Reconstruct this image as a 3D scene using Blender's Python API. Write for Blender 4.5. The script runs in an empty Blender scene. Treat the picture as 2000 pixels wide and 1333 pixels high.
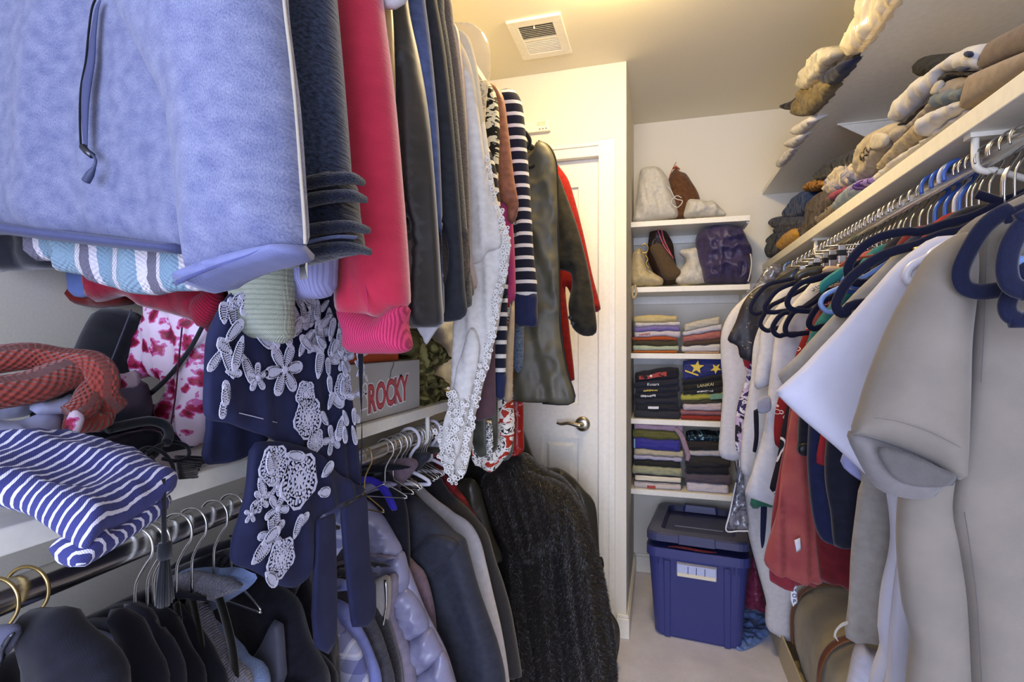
import bpy, bmesh, math, random
import numpy as np
from mathutils import Vector, geometry
SC = bpy.context.scene; COL = SC.collection
# ---------------------------------------------------------------- camera, world, light, exposure
CAM = np.array([0.0, 0.0, 1.256]); F = 1020.0; YAW = math.radians(15.77)
cd = bpy.data.cameras.new('camera'); cd.sensor_width = 36.0; cd.lens = F/2000*36; cd.clip_start = .02
cam = bpy.data.objects.new('camera', cd); COL.objects.link(cam)
cam.location = CAM; cam.rotation_euler = (math.pi/2, 0, YAW); SC.camera = cam
w = bpy.data.worlds.new('world'); SC.world = w; w.use_nodes = True
w.node_tree.nodes['Background'].inputs[0].default_value = (.62, .70, 1.0, 1)
w.node_tree.nodes['Background'].inputs[1].default_value = 1.2
SC.view_settings.view_transform = 'Standard'; SC.view_settings.look = 'None'
SC.view_settings.exposure = 0.5; SC.view_settings.gamma = 1.0; SC.view_settings.use_curve_mapping = False
def area(name, loc, rot, sx, sy, power, col):
    l = bpy.data.lights.new(name, 'AREA'); l.shape = 'RECTANGLE'; l.size = sx; l.size_y = sy; l.energy = power; l.color = col
    o = bpy.data.objects.new(name, l); COL.objects.link(o); o.location = loc; o.rotation_euler = rot; return o
# daylight coming in through the open doorway behind the photographer
area('doorway_daylight', (-.02, -2.3, 1.15), (math.radians(90), 0, 0), 2.2, 2.2, 105.0, (.62, .70, 1.0))

# ---------------------------------------------------------------- maths helpers
FW = np.array([-math.sin(YAW), math.cos(YAW), 0]); RT = np.array([math.cos(YAW), math.sin(YAW), 0]); UP = np.array([0, 0, 1.0])
def ray(u, v): return FW + (u-1000)/F*RT + (666-v)/F*UP
class PL:                                   # a vertical plane: point + tangent; pixels give s, z on it
    def __init__(s, p, tan):
        s.p = np.array([p[0], p[1], 0.0]); t = np.array([tan[0], tan[1], 0.0]); s.t = t/np.linalg.norm(t)
        s.n = np.array([s.t[1], -s.t[0], 0.0])          # normal
        if s.n @ (CAM-s.p) < 0: s.n = -s.n               # always towards the aisle
        s.b = UP
    def px(s, u, v):
        d = ray(u, v); k = s.n @ (s.p-CAM) / (s.n @ d); q = CAM + k*d
        return ((q-s.p) @ s.t, (q-s.p) @ s.b)
    def w(s, a, z, off=0.0): return s.p + s.t*a + s.b*z + s.n*off
def PY(y): return PL((0, y), (1, 0))
def PX(x): return PL((x, 0), (0, 1))
def PT(p, tan, up):                         # a tilted plane: point, level tangent, direction that counts as up
    q = PL((p[0], p[1]), tan); q.p = np.array(p, float); b = np.array(up, float); b -= q.t*(b@q.t); q.b = b/np.linalg.norm(b)
    q.n = np.cross(q.t, q.b)
    if q.n @ (CAM-q.p) < 0: q.n = -q.n
    return q
def floor_px(u, v, z=0.0):
    d = ray(u, v); k = (z-CAM[2])/d[2]; return CAM + k*d
def smooth(pts, step):
    P = [np.array(p, float) for p in pts]; n = len(P); out = []
    for i in range(n):
        a, b, c_, d = P[i-1], P[i], P[(i+1) % n], P[(i+2) % n]
        L = np.linalg.norm(c_-b)
        if L < 1e-5: continue
        k = max(1, int(round(L/step)))
        for j in range(k):
            t = j/k
            m1 = (c_-a)*.5; m2 = (d-b)*.5
            for m in (m1, m2):
                l = np.linalg.norm(m)
                if l > L: m *= L/l
            h = (2*t**3-3*t**2+1)*b + (t**3-2*t**2+t)*m1 + (-2*t**3+3*t**2)*c_ + (t**3-t**2)*m2
            out.append(h)
    return np.array(out)
def straight(pts, step):
    P = [np.array(p, float) for p in pts]; out = []
    for i in range(len(P)):
        b, c_ = P[i], P[(i+1) % len(P)]; L = np.linalg.norm(c_-b)
        if L < 1e-6: continue
        k = max(1, int(round(L/step)))
        for j in range(k): out.append(b+(c_-b)*j/k)
    return np.array(out)
def hsh(ix, iy, seed):
    v = np.sin(ix*127.1+iy*311.7+seed*74.7)*43758.5453
    return v-np.floor(v)
def vnoise(x, y, seed=0):
    ix = np.floor(x); iy = np.floor(y); fx = x-ix; fy = y-iy
    fx = fx*fx*fx*(fx*(fx*6-15)+10); fy = fy*fy*fy*(fy*(fy*6-15)+10)
    a = hsh(ix, iy, seed); b = hsh(ix+1, iy, seed); c_ = hsh(ix, iy+1, seed); d = hsh(ix+1, iy+1, seed)
    return (a*(1-fx)+b*fx)*(1-fy)+(c_*(1-fx)+d*fx)*fy
def fbm(x, y, seed=0, o=3):
    r = 0; a = .5
    for k in range(o): r = r+a*vnoise(x*2**k, y*2**k, seed+k*7.3); a *= .5
    return r/(1-.5**o)
def ridge(x, y, seed=0): return (1-np.abs(2*fbm(x, y, seed, 2)-1)*2.2).clip(0, 1)

# ---------------------------------------------------------------- things, parts, sub-parts
def link(name, V, Fc, mat, uv=None, smooth_=True):
    me = bpy.data.meshes.new(name); me.from_pydata([tuple(map(float, v)) for v in V], [], [tuple(map(int, f)) for f in Fc])
    if uv is not None:
        lay = me.uv_layers.new(name='UVMap'); idx = np.empty(len(me.loops), dtype=np.int32); me.loops.foreach_get('vertex_index', idx)
        lay.data.foreach_set('uv', np.asarray(uv, dtype=np.float32)[idx].ravel())
    if smooth_: me.polygons.foreach_set('use_smooth', [True]*len(me.polygons))
    if mat: me.materials.append(mat)
    o = bpy.data.objects.new(name, me); COL.objects.link(o); return o
class Thing:
    def __init__(s, name, label=None, cat=None, group=None, kind=None):
        s.name = name; s.label = label; s.cat = cat; s.group = group; s.kind = kind; s.parts = []
    def add(s, name, geo, mat, parent=None, sm=True, label=None, kind=None):
        s.parts.append([name, geo, mat, parent, sm, label, kind]); return len(s.parts)-1
    def end(s):
        A = np.vstack([np.asarray(p[1][0]) for p in s.parts])
        lo = A.min(0); hi = A.max(0); L = np.array([(lo[0]+hi[0])/2, (lo[1]+hi[1])/2, lo[2]])
        single = len(s.parts) == 1
        if not single:
            r = bpy.data.objects.new(s.name, None); r.empty_display_size = .05; COL.objects.link(r); r.location = L
        obs = []
        for name, geo, mat, par, sm, lab, kind in s.parts:
            o = link(s.name if single else name, np.asarray(geo[0])-L, geo[1], mat, geo[2] if len(geo) > 2 else None, sm)
            if single: o.location = L; r = o
            else: o.parent = r if par is None else obs[par]
            if lab: o['label'] = lab
            if kind: o['kind'] = kind
            obs.append(o)
        if s.label: r['label'] = s.label
        if s.cat: r['category'] = s.cat
        if s.group: r['group'] = s.group
        if s.kind: r['kind'] = s.kind
        s.root = r
        return r
def one(name, label, cat, geo, mat, group=None, sm=True, kind=None):
    t = Thing(name, label, cat, group, kind); t.add(name, geo, mat, sm=sm); return t.end()
def copy_tree(o, parent=None):
    c_ = o.copy(); COL.objects.link(c_); c_.parent = parent
    for ch in list(o.children): copy_tree(ch, c_)
    return c_
def merge(*gs):
    V = []; Fc = []; U = []; n = 0
    for g in gs:
        V.append(np.asarray(g[0])); Fc += [tuple(i+n for i in f) for f in g[1]]
        U.append(np.asarray(g[2]) if len(g) > 2 and g[2] is not None else np.zeros((len(g[0]), 2))); n += len(g[0])
    return np.vstack(V), Fc, np.vstack(U)

# ---------------------------------------------------------------- shape builders (all return verts, faces, uv in world metres)
def box(x0, x1, y0, y1, z0, z1, bev=0.0, seg=2):
    bm = bmesh.new(); bmesh.ops.create_cube(bm, size=1)
    for v in bm.verts: v.co = ((x0+x1)/2+v.co.x*(x1-x0), (y0+y1)/2+v.co.y*(y1-y0), (z0+z1)/2+v.co.z*(z1-z0))
    if bev: bmesh.ops.bevel(bm, geom=bm.edges[:], offset=bev, segments=seg, affect='EDGES', profile=.5)
    bm.verts.index_update()
    V = np.array([v.co[:] for v in bm.verts]); Fc = [tuple(v.index for v in f.verts) for f in bm.faces]; bm.free()
    return V, Fc, V[:, [0, 2]]
def soft(pl, outline, th=.05, R=.03, res=.012, fold=None, crump=None, seed=0, curve=True, tb=None, off=0.0, uvrot=0.0, local=False, bulge=0.0, lean=0.0, zb=None):
    """closed cloth volume over an outline on a plane: th = front half thickness*2, tb = thickness behind the plane"""
    P = [p if local else pl.px(*p) for p in outline]
    B = smooth(P, res) if curve else straight(P, res)
    lo = B.min(0); hi = B.max(0); rng = np.random.RandomState(int(seed*10) % 9973)
    gs = []; hx = res; hy = res*.866; ny = int((hi[1]-lo[1])/hy)+2; nx = int((hi[0]-lo[0])/hx)+2
    J, I = np.mgrid[0:ny, 0:nx]; gx = lo[0]+(I+.5*(J % 2))*hx; gy = lo[1]+J*hy
    G = np.stack([gx.ravel(), gy.ravel()], 1)+rng.uniform(-.12, .12, (nx*ny, 2))*res
    C = np.roll(B, -1, 0)
    def dist(Q):
        D = np.full(len(Q), 9.0)
        for k in range(len(B)):
            e = C[k]-B[k]; t = (((Q-B[k])@e)/(e@e+1e-12)).clip(0, 1)
            D = np.minimum(D, np.hypot(*(Q-B[k]-t[:, None]*e).T))
        return D
    ins = np.zeros(len(G), bool)
    for k in range(len(B)):
        (xa, ya), (xb, yb) = B[k], C[k]
        if ya == yb: continue
        m = ((ya > G[:, 1]) != (yb > G[:, 1])) & (G[:, 0] < (xb-xa)*(G[:, 1]-ya)/(yb-ya)+xa); ins ^= m
    G = G[ins]
    nx_, px_ = np.roll(B, -1, 0), np.roll(B, 1, 0); tg = nx_-px_; nr = np.stack([-tg[:, 1], tg[:, 0]], 1); nr /= np.linalg.norm(nr, axis=1, keepdims=True)+1e-9
    ar = np.sum(B[:, 0]*nx_[:, 1]-nx_[:, 0]*B[:, 1])
    if ar < 0: nr = -nr
    if len(G): dG = dist(G); G = G[dG > .95*res]
    for q in (.16, .5):                      # rings just inside the edge keep the rim smooth
        I2 = B+nr*q*res; dI = dist(I2); I2 = I2[dI > .93*q*res]; G = np.vstack([G, I2])
    A = np.vstack([B, G]) if len(G) else B
    n = len(B)
    vs, _, fs, ov, _, _ = geometry.delaunay_2d_cdt([Vector((float(a[0]), float(a[1]))) for a in A], [(i, (i+1) % n) for i in range(n)], [], 1, 1e-7)
    V2 = np.array([v[:] for v in vs]); D = dist(V2); D[D < 1e-6] = 0
    p = np.sqrt(1-(1-(D/R).clip(0, 1))**2)
    s, z = V2[:, 0], V2[:, 1]; zr = (hi[1]-z)/max(1e-6, hi[1]-lo[1])
    wv = np.zeros(len(V2))
    if fold:
        amp, lam = fold[:2]; skew = fold[2] if len(fold) > 2 else 0; grow = fold[3] if len(fold) > 3 else .3
        ph = 2*math.pi*((s+skew*z)/lam)+5*vnoise(s*6+seed, z*2.2, seed)+seed*1.7
        f_ = np.sin(ph)*.7+.3*np.sin(ph*1.9+2)
        wv = amp*f_*(grow+(1-grow)*zr)
    cr = np.zeros(len(V2))
    if crump:
        amp, ls, lz = crump[:3]
        cr = amp*(ridge(s/ls+9*seed, z/lz+3*seed+.6*vnoise(s*8, z*8, seed), seed)-.4)*p
    hf = th*.5*p; hb = (th*.5 if tb is None else tb)*p
    if bulge: hf = hf+bulge*p*(D/(D.max()+1e-9))
    edge = D == 0; base = wv+lean*zr
    fr = base+hf+cr+off; bk = base-hb+off
    W0 = pl.p+np.outer(s, pl.t)+np.outer(z, pl.b)
    VF = W0+np.outer(fr, pl.n); VB = W0+np.outer(bk, pl.n)
    mp = np.arange(len(V2)); inn = np.where(~edge)[0]; mp[inn] = len(V2)+np.arange(len(inn))
    V = np.vstack([VF, VB[inn]])
    Fc = []
    a0, b0, c0 = fs[0][:3] if fs else (0, 0, 0)
    for f in fs:
        nrm = np.cross(VF[f[1]]-VF[f[0]], VF[f[2]]-VF[f[0]])
        g = tuple(f) if nrm@pl.n > 0 else tuple(f[::-1])
        Fc.append(g)
        h = tuple(mp[i] for i in g[::-1])
        if h != g[::-1]: Fc.append(h)
        elif not all(edge[i] for i in g): Fc.append(h)
    c_, sn = math.cos(uvrot), math.sin(uvrot)
    uvf = np.stack([s*c_+z*sn, -s*sn+z*c_], 1); uv = np.vstack([uvf, uvf[inn]])
    return V, Fc, uv
def tube(path, r, n=8, flat=1.0, ref=(0, 0, 1), caps=True, sm=0):
    P = [np.array(p, float) for p in path]
    if sm:
        Q = []
        for i in range(len(P)-1):
            a = P[max(i-1, 0)]; b = P[i]; c_ = P[i+1]; d = P[min(i+2, len(P)-1)]
            for j in range(sm):
                t = j/sm; Q.append(.5*((2*b)+(-a+c_)*t+(2*a-5*b+4*c_-d)*t*t+(-a+3*b-3*c_+d)*t**3))
        Q.append(P[-1])
        if np.ndim(r): r = np.interp(np.linspace(0, 1, len(Q)), np.linspace(0, 1, len(r)), r)
        P = Q
    m = len(P); rr = np.full(m, r) if not np.ndim(r) else np.asarray(r)
    V = []; U = []; ref = np.array(ref, float); pu = None; L = 0
    for i in range(m):
        T = P[min(i+1, m-1)]-P[max(i-1, 0)]; T = T/(np.linalg.norm(T)+1e-12)
        u = ref-T*(ref@T) if pu is None else pu-T*(pu@T)
        if np.linalg.norm(u) < 1e-3:
            u = np.array([1., .3, .2]); u = u-T*(u@T)
        u /= np.linalg.norm(u); pu = u; b = np.cross(T, u)
        if i: L += np.linalg.norm(P[i]-P[i-1])
        for k in range(n):
            a = 2*math.pi*k/n; V.append(P[i]+rr[i]*(math.cos(a)*u*flat+math.sin(a)*b)); U.append((k/n*.1, L))
    Fc = [(i*n+k, i*n+(k+1) % n, (i+1)*n+(k+1) % n, (i+1)*n+k) for i in range(m-1) for k in range(n)]
    if caps: Fc += [tuple(range(n))[::-1], tuple(range((m-1)*n, m*n))]
    return np.array(V), Fc, np.array(U)
def pxp(pl, pts, off=0.0): return [pl.w(*pl.px(*p), off) for p in pts]
def lathe(prof, c, n=24, axis='z'):
    V = []; 
    for r, h in prof:
        for k in range(n):
            a = 2*math.pi*k/n; x, y = r*math.cos(a), r*math.sin(a)
            V.append((c[0]+x, c[1]+y, c[2]+h) if axis == 'z' else (c[0]+x, c[1]+h, c[2]+y))
    m = len(prof); Fc = [(i*n+k, i*n+(k+1) % n, (i+1)*n+(k+1) % n, (i+1)*n+k) for i in range(m-1) for k in range(n)]
    Fc += [tuple(range(n))[::-1], tuple(range((m-1)*n, m*n))]
    V = np.array(V); return V, Fc, V[:, :2]
def slab(x0, x1, y0, y1, z0, z1, r=.012, seed=0, groove=.5, amp=.004, face='y', n=(20, 12, 7), tilt=0.0, rot=0.0, sag=0.0):
    """a folded garment: rounded slab, wavy, with the fold line on its open face; tilt lifts the +s end"""
    hx, hy, hz = (x1-x0)/2, (y1-y0)/2, (z1-z0)/2; r = min(r, hz*.98, hx*.9, hy*.9)
    pts = {}; V = []; Fc = []
    def vid(i, j, k):
        if (i, j, k) not in pts: pts[(i, j, k)] = len(V); V.append((2*i/n[0]-1, 2*j/n[1]-1, 2*k/n[2]-1))
        return pts[(i, j, k)]
    for i in range(n[0]):
        for j in range(n[1]):
            for k, f in ((0, 1), (n[2], 0)):
                q = [vid(i, j, k), vid(i+1, j, k), vid(i+1, j+1, k), vid(i, j+1, k)]; Fc.append(tuple(q[::-1] if f else q))
    for i in range(n[0]):
        for k in range(n[2]):
            for j, f in ((0, 0), (n[1], 1)):
                q = [vid(i, j, k), vid(i+1, j, k), vid(i+1, j, k+1), vid(i, j, k+1)]; Fc.append(tuple(q[::-1] if f else q))
    for j in range(n[1]):
        for k in range(n[2]):
            for i, f in ((0, 1), (n[0], 0)):
                q = [vid(i, j, k), vid(i, j+1, k), vid(i, j+1, k+1), vid(i, j, k+1)]; Fc.append(tuple(q[::-1] if f else q))
    P = np.array(V); H = np.array([hx, hy, hz]); Q = P*H; inn = np.clip(Q, -(H-r), H-r); dd = Q-inn
    l = np.linalg.norm(dd, axis=1, keepdims=True); N = np.where(l > 1e-9, dd/np.maximum(l, 1e-9), 0); Q = inn+N*r
    a = Q[:, 0] if face == 'y' else Q[:, 1]
    zc = (P[:, 2]+.25*(vnoise(a*14, a*0, seed)-.5))
    fr = (P[:, 1] < -.99) if face == 'y' else (P[:, 0] < -.99)
    g = np.exp(-(zc/.22)**2)*groove*r*fr
    ax = 1 if face == 'y' else 0
    Q[:, ax] += g+fr*(fbm(a*10, P[:, 2]*1.2, seed+3)-.5)*amp*3
    Q[:, 2] += (fbm(Q[:, 0]*9+seed, Q[:, 1]*9, seed+1)-.5)*amp*2.2+(fbm(Q[:, 0]*30, Q[:, 1]*30, seed+2)-.5)*amp*.8
    Q[:, 2] += tilt*a-sag*(np.cos(P[:, 0]*1.4)*0+P[:, 0]**2)*.5
    uv = np.stack([a, Q[:, 2]+Q[:, 1 if face == 'y' else 0]], 1)
    if rot:
        cs, sn = math.cos(rot), math.sin(rot); Q = np.stack([Q[:, 0]*cs-Q[:, 1]*sn, Q[:, 0]*sn+Q[:, 1]*cs, Q[:, 2]], 1)
    Q += np.array([(x0+x1)/2, (y0+y1)/2, (z0+z1)/2]); return Q, Fc, uv
def text_geo(body, size, fn, ext=.001, shear=0.0, bold=0.0):
    cu = bpy.data.curves.new('txt', 'FONT'); cu.body = body; cu.size = size; cu.extrude = ext; cu.align_x = 'CENTER'; cu.align_y = 'CENTER'; cu.shear = shear; cu.offset = bold; cu.resolution_u = 3
    o = bpy.data.objects.new('txt', cu); COL.objects.link(o); dg = bpy.context.evaluated_depsgraph_get(); me = bpy.data.meshes.new_from_object(o.evaluated_get(dg))
    V = np.array([fn(*v.co) for v in me.vertices]); Fc = [tuple(p.vertices) for p in me.polygons]
    bpy.data.objects.remove(o); bpy.data.curves.remove(cu); bpy.data.meshes.remove(me)
    return V, Fc, V[:, :2]
def on(pl, u, v, off=.002, ang=0.0):
    s0, z0 = pl.px(u, v); c_, sn = math.cos(ang), math.sin(ang); sg = 1 if np.cross(pl.t, pl.b)@pl.n > 0 else -1
    return lambda x, y, z=0: pl.w(s0+sg*(x*c_-y*sn), z0+x*sn+y*c_, off+z)
def flat_geo(fn, polys, t=.0012):
    """thin raised shapes: each a polygon of (x,y); fn maps x,y,z to the world"""
    V = []; Fc = []
    for P in polys:
        n = len(P); b = len(V); V += [fn(x, y, t) for x, y in P]+[fn(x, y, 0) for x, y in P]
        Fc.append(tuple(range(b, b+n))); Fc += [(b+i, b+n+i, b+n+(i+1) % n, b+(i+1) % n) for i in range(n)]
    V = np.array(V); return V, Fc, V[:, :2]
def ring_geo(fn, outer, inner, t=.0012):
    n = len(outer); V = [fn(x, y, t) for x, y in outer]+[fn(x, y, t) for x, y in inner]+[fn(x, y, 0) for x, y in outer]+[fn(x, y, 0) for x, y in inner]
    Fc = []
    for i in range(n):
        j = (i+1) % n; Fc += [(i, j, n+j, n+i), (2*n+i, 2*n+j, j, i), (n+i, n+j, 3*n+j, 3*n+i)]
    V = np.array(V); return V, Fc, V[:, :2]

# ---------------------------------------------------------------- materials
def lin(h):
    h = h.lstrip('#'); r = [int(h[i:i+2], 16)/255 for i in (0, 2, 4)]
    return tuple((x/12.92 if x <= .04045 else ((x+.055)/1.055)**2.4) for x in r)+(1,)
_M = {}
def mat(name, build):
    if name in _M: return _M[name]
    m = bpy.data.materials.new(name); m.use_nodes = True; nt = m.node_tree; b = nt.nodes['Principled BSDF']
    build(nt, b); _M[name] = m; return m
def N(nt, t, **k):
    n = nt.nodes.new(t)
    for a, v in k.items(): setattr(n, a, v)
    return n
def ramp(nt, src, stops, interp='LINEAR'):
    r = N(nt, 'ShaderNodeValToRGB'); r.color_ramp.interpolation = interp; e = r.color_ramp.elements
    while len(e) < len(stops): e.new(.5)
    for x, (p, col) in zip(e, stops): x.position = p; x.color = col
    nt.links.new(src, r.inputs[0]); return r.outputs[0]
def uvsrc(nt, scale=(1, 1, 1), rot=0.0, obj=False):
    tc = N(nt, 'ShaderNodeTexCoord'); mp = N(nt, 'ShaderNodeMapping'); mp.inputs['Scale'].default_value = scale; mp.inputs['Rotation'].default_value = (0, 0, rot)
    nt.links.new(tc.outputs['Object' if obj else 'UV'], mp.inputs[0]); return mp.outputs[0]
def noise(nt, vec, sc, det=3, dist=0.0):
    n = N(nt, 'ShaderNodeTexNoise'); n.inputs['Scale'].default_value = sc; n.inputs['Detail'].default_value = det; n.inputs['Distortion'].default_value = dist
    nt.links.new(vec, n.inputs['Vector']); return n.outputs['Fac']
def bump(nt, b, h, strength=.3, dist=.002):
    n = N(nt, 'ShaderNodeBump'); n.inputs['Strength'].default_value = strength; n.inputs['Distance'].default_value = dist
    nt.links.new(h, n.inputs['Height']); nt.links.new(n.outputs[0], b.inputs['Normal'])
def mixc(nt, fac, a, b_):
    m = N(nt, 'ShaderNodeMix', data_type='RGBA')
    for s, i in ((fac, 0), (a, 6), (b_, 7)):
        if hasattr(s, 'is_linked'): nt.links.new(s, m.inputs[i])
        else: m.inputs[i].default_value = s
    return m.outputs[2]
def scale_c(c_, k): return tuple(min(1, x*k) for x in c_[:3])+(1,)
def paint(name, h, rough=.5, spec=.3, metal=0.0, bmp=0.0, sc=60):
    def f(nt, b):
        c_ = lin(h); v = uvsrc(nt, obj=True); n = noise(nt, v, sc)
        nt.links.new(ramp(nt, n, [(.3, scale_c(c_, .95)), (.7, scale_c(c_, 1.03))]), b.inputs['Base Color'])
        b.inputs['Roughness'].default_value = rough; b.inputs['Specular IOR Level'].default_value = spec; b.inputs['Metallic'].default_value = metal
        if bmp: bump(nt, b, n, bmp, .002)
    return mat(name, f)
def weave(nt, sx, sy):
    v = uvsrc(nt, (sx, sy, 1)); s = N(nt, 'ShaderNodeSeparateXYZ'); nt.links.new(v, s.inputs[0])
    o = []
    for i in (0, 1):
        m = N(nt, 'ShaderNodeMath', operation='SINE'); nt.links.new(s.outputs[i], m.inputs[0]); o.append(m.outputs[0])
    m = N(nt, 'ShaderNodeMath', operation='MULTIPLY'); nt.links.new(o[0], m.inputs[0]); nt.links.new(o[1], m.inputs[1]); return m.outputs[0]
def fabric(name, h, h2=None, rough=.85, kind='weave', sheen=.15, spec=.2, vs=70, cell=.0016, bs=.25, contrast=.12, alpha=1.0):
    """plain cloth. kind: weave, knit, fleece, satin, velvet"""
    def f(nt, b):
        c_ = lin(h); c2 = lin(h2) if h2 else scale_c(c_, 1-contrast)
        v = uvsrc(nt); n = noise(nt, v, vs, 4)
        col = ramp(nt, n, [(.32, c2), (.66, c_)])
        if kind == 'knit': hgt = weave(nt, 2*math.pi/(cell*2), 2*math.pi/(cell*3)); k = bs
        elif kind == 'heather': hgt = noise(nt, uvsrc(nt, (1100, 480, 1), .25), 1.0, 3); k = bs
        elif kind == 'fleece': hgt = noise(nt, v, 330, 3); k = bs*2
        elif kind in ('satin', 'plastic'): hgt = noise(nt, v, 18, 2); k = bs
        elif kind == 'velvet': hgt = noise(nt, v, 700, 2); k = bs
        else: hgt = weave(nt, 2*math.pi/cell, 2*math.pi/cell); k = bs
        if kind in ('knit', 'weave', 'heather'):
            rr = ramp(nt, hgt, [(.0, (.82, .82, .82, 1)), (1, (1, 1, 1, 1))] if kind != 'heather' else [(.34, (.66, .66, .7, 1)), (.62, (1, 1, 1, 1))]); mm = N(nt, 'ShaderNodeMix', data_type='RGBA', blend_type='MULTIPLY'); mm.inputs[0].default_value = 1
            nt.links.new(col, mm.inputs[6]); nt.links.new(rr, mm.inputs[7]); col = mm.outputs[2]
        nt.links.new(col, b.inputs['Base Color']); bump(nt, b, hgt, k, .0015)
        b.inputs['Roughness'].default_value = rough; b.inputs['Specular IOR Level'].default_value = spec
        b.inputs['Sheen Weight'].default_value = sheen; b.inputs['Sheen Roughness'].default_value = .45
        if alpha < 1: b.inputs['Alpha'].default_value = alpha
    return mat(name, f)
def stripes(name, cols, period, rot=0.0, rough=.85, wob=.0, cell=.0018, bs=.25, obj=False, alpha=1.0):
    """cols: list of (start position 0..1, hex); stripes run across the given direction"""
    def f(nt, b):
        v = uvsrc(nt, (1/period,)*3, rot)
        if wob:
            nz = N(nt, 'ShaderNodeTexNoise'); nz.inputs['Scale'].default_value = .6; nt.links.new(v, nz.inputs['Vector'])
            m = N(nt, 'ShaderNodeVectorMath', operation='MULTIPLY_ADD'); m.inputs[1].default_value = (wob, wob, 0); nt.links.new(nz.outputs['Color'], m.inputs[0]); nt.links.new(v, m.inputs[2]); v = m.outputs[0]
        s = N(nt, 'ShaderNodeSeparateXYZ'); nt.links.new(v, s.inputs[0]); fr = N(nt, 'ShaderNodeMath', operation='FRACT'); nt.links.new(s.outputs[1], fr.inputs[0])
        nt.links.new(ramp(nt, fr.outputs[0], [(p, lin(h)) for p, h in cols], 'CONSTANT'), b.inputs['Base Color'])
        b.inputs['Roughness'].default_value = rough; b.inputs['Specular IOR Level'].default_value = .15; b.inputs['Sheen Weight'].default_value = .1
        bump(nt, b, weave(nt, 2*math.pi/cell, 2*math.pi/cell), bs, .001)
    return mat(name, f)
def plaid(name, base, dark, light, period, rot=0.0, rough=.85):
    def f(nt, b):
        v = uvsrc(nt, (1/period,)*3, rot); s = N(nt, 'ShaderNodeSeparateXYZ'); nt.links.new(v, s.inputs[0]); col = lin(base)
        for i in (0, 1):
            fr = N(nt, 'ShaderNodeMath', operation='FRACT'); nt.links.new(s.outputs[i], fr.inputs[0])
            f1 = ramp(nt, fr.outputs[0], [(0, (0, 0, 0, 1)), (.38, (.6, .6, .6, 1)), (.78, (0, 0, 0, 1))], 'CONSTANT')
            f2 = ramp(nt, fr.outputs[0], [(0, (0, 0, 0, 1)), (.85, (.7, .7, .7, 1)), (.93, (0, 0, 0, 1))], 'CONSTANT')
            col = mixc(nt, f1, col, lin(dark)); col = mixc(nt, f2, col, lin(light))
        nt.links.new(col, b.inputs['Base Color']); b.inputs['Roughness'].default_value = rough
        bump(nt, b, weave(nt, 2*math.pi/.0016, 2*math.pi/.0016), .2, .001)
    return mat(name, f)
def blotch(name, stops, scale=12, rough=.85, dist=.8, spec=.2, det=3, bmp=.2, stretch=(1, 1, 1), rot=0.0, vor=False):
    """print made of patches: noise (camouflage, zebra) or cells (florals)"""
    def f(nt, b):
        v = uvsrc(nt, stretch, rot)
        if vor:
            nz = N(nt, 'ShaderNodeTexNoise'); nz.inputs['Scale'].default_value = scale*1.6; nt.links.new(v, nz.inputs['Vector'])
            m = N(nt, 'ShaderNodeVectorMath', operation='MULTIPLY_ADD'); m.inputs[1].default_value = (dist/scale,)*3; nt.links.new(nz.outputs['Color'], m.inputs[0]); nt.links.new(v, m.inputs[2])
            vo = N(nt, 'ShaderNodeTexVoronoi'); vo.inputs['Scale'].default_value = scale; nt.links.new(m.outputs[0], vo.inputs['Vector']); s = vo.outputs['Distance']
        else: s = noise(nt, v, scale, det, dist)
        nt.links.new(ramp(nt, s, [(p, lin(h)) for p, h in stops], 'CONSTANT'), b.inputs['Base Color'])
        b.inputs['Roughness'].default_value = rough; b.inputs['Specular IOR Level'].default_value = spec
        if bmp: bump(nt, b, noise(nt, uvsrc(nt), 40, 3), bmp, .003)
    return mat(name, f)
def metal(name, h, rough=.25):
    def f(nt, b):
        v = uvsrc(nt, (1, 1, 1), obj=True); n = noise(nt, v, 25); nt.links.new(ramp(nt, n, [(.3, scale_c(lin(h), .9)), (.7, lin(h))]), b.inputs['Base Color'])
        b.inputs['Metallic'].default_value = 1; b.inputs['Roughness'].default_value = rough
    return mat(name, f)
def film(name, tint='ffffff', op=.12, rough=.08, bmp=.5):
    """clear plastic film: mostly see-through with sharp highlights and creases"""
    def f(nt, b):
        out = nt.nodes['Material Output']; tr = N(nt, 'ShaderNodeBsdfTransparent'); tr.inputs[0].default_value = lin(tint)
        b.inputs['Base Color'].default_value = lin(tint); b.inputs['Roughness'].default_value = rough; b.inputs['Specular IOR Level'].default_value = .9
        lw = N(nt, 'ShaderNodeLayerWeight'); lw.inputs[0].default_value = .25
        n = noise(nt, uvsrc(nt, (30, 7, 1)), 1.0, 3, 1.0); bump(nt, b, n, bmp, .01)
        m = N(nt, 'ShaderNodeMath', operation='MULTIPLY_ADD'); m.inputs[1].default_value = .45; m.inputs[2].default_value = op; nt.links.new(lw.outputs[1], m.inputs[0])
        mx = N(nt, 'ShaderNodeMixShader'); nt.links.new(m.outputs[0], mx.inputs[0]); nt.links.new(tr.outputs[0], mx.inputs[1]); nt.links.new(b.outputs[0], mx.inputs[2]); nt.links.new(mx.outputs[0], out.inputs[0])
    return mat(name, f)
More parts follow.
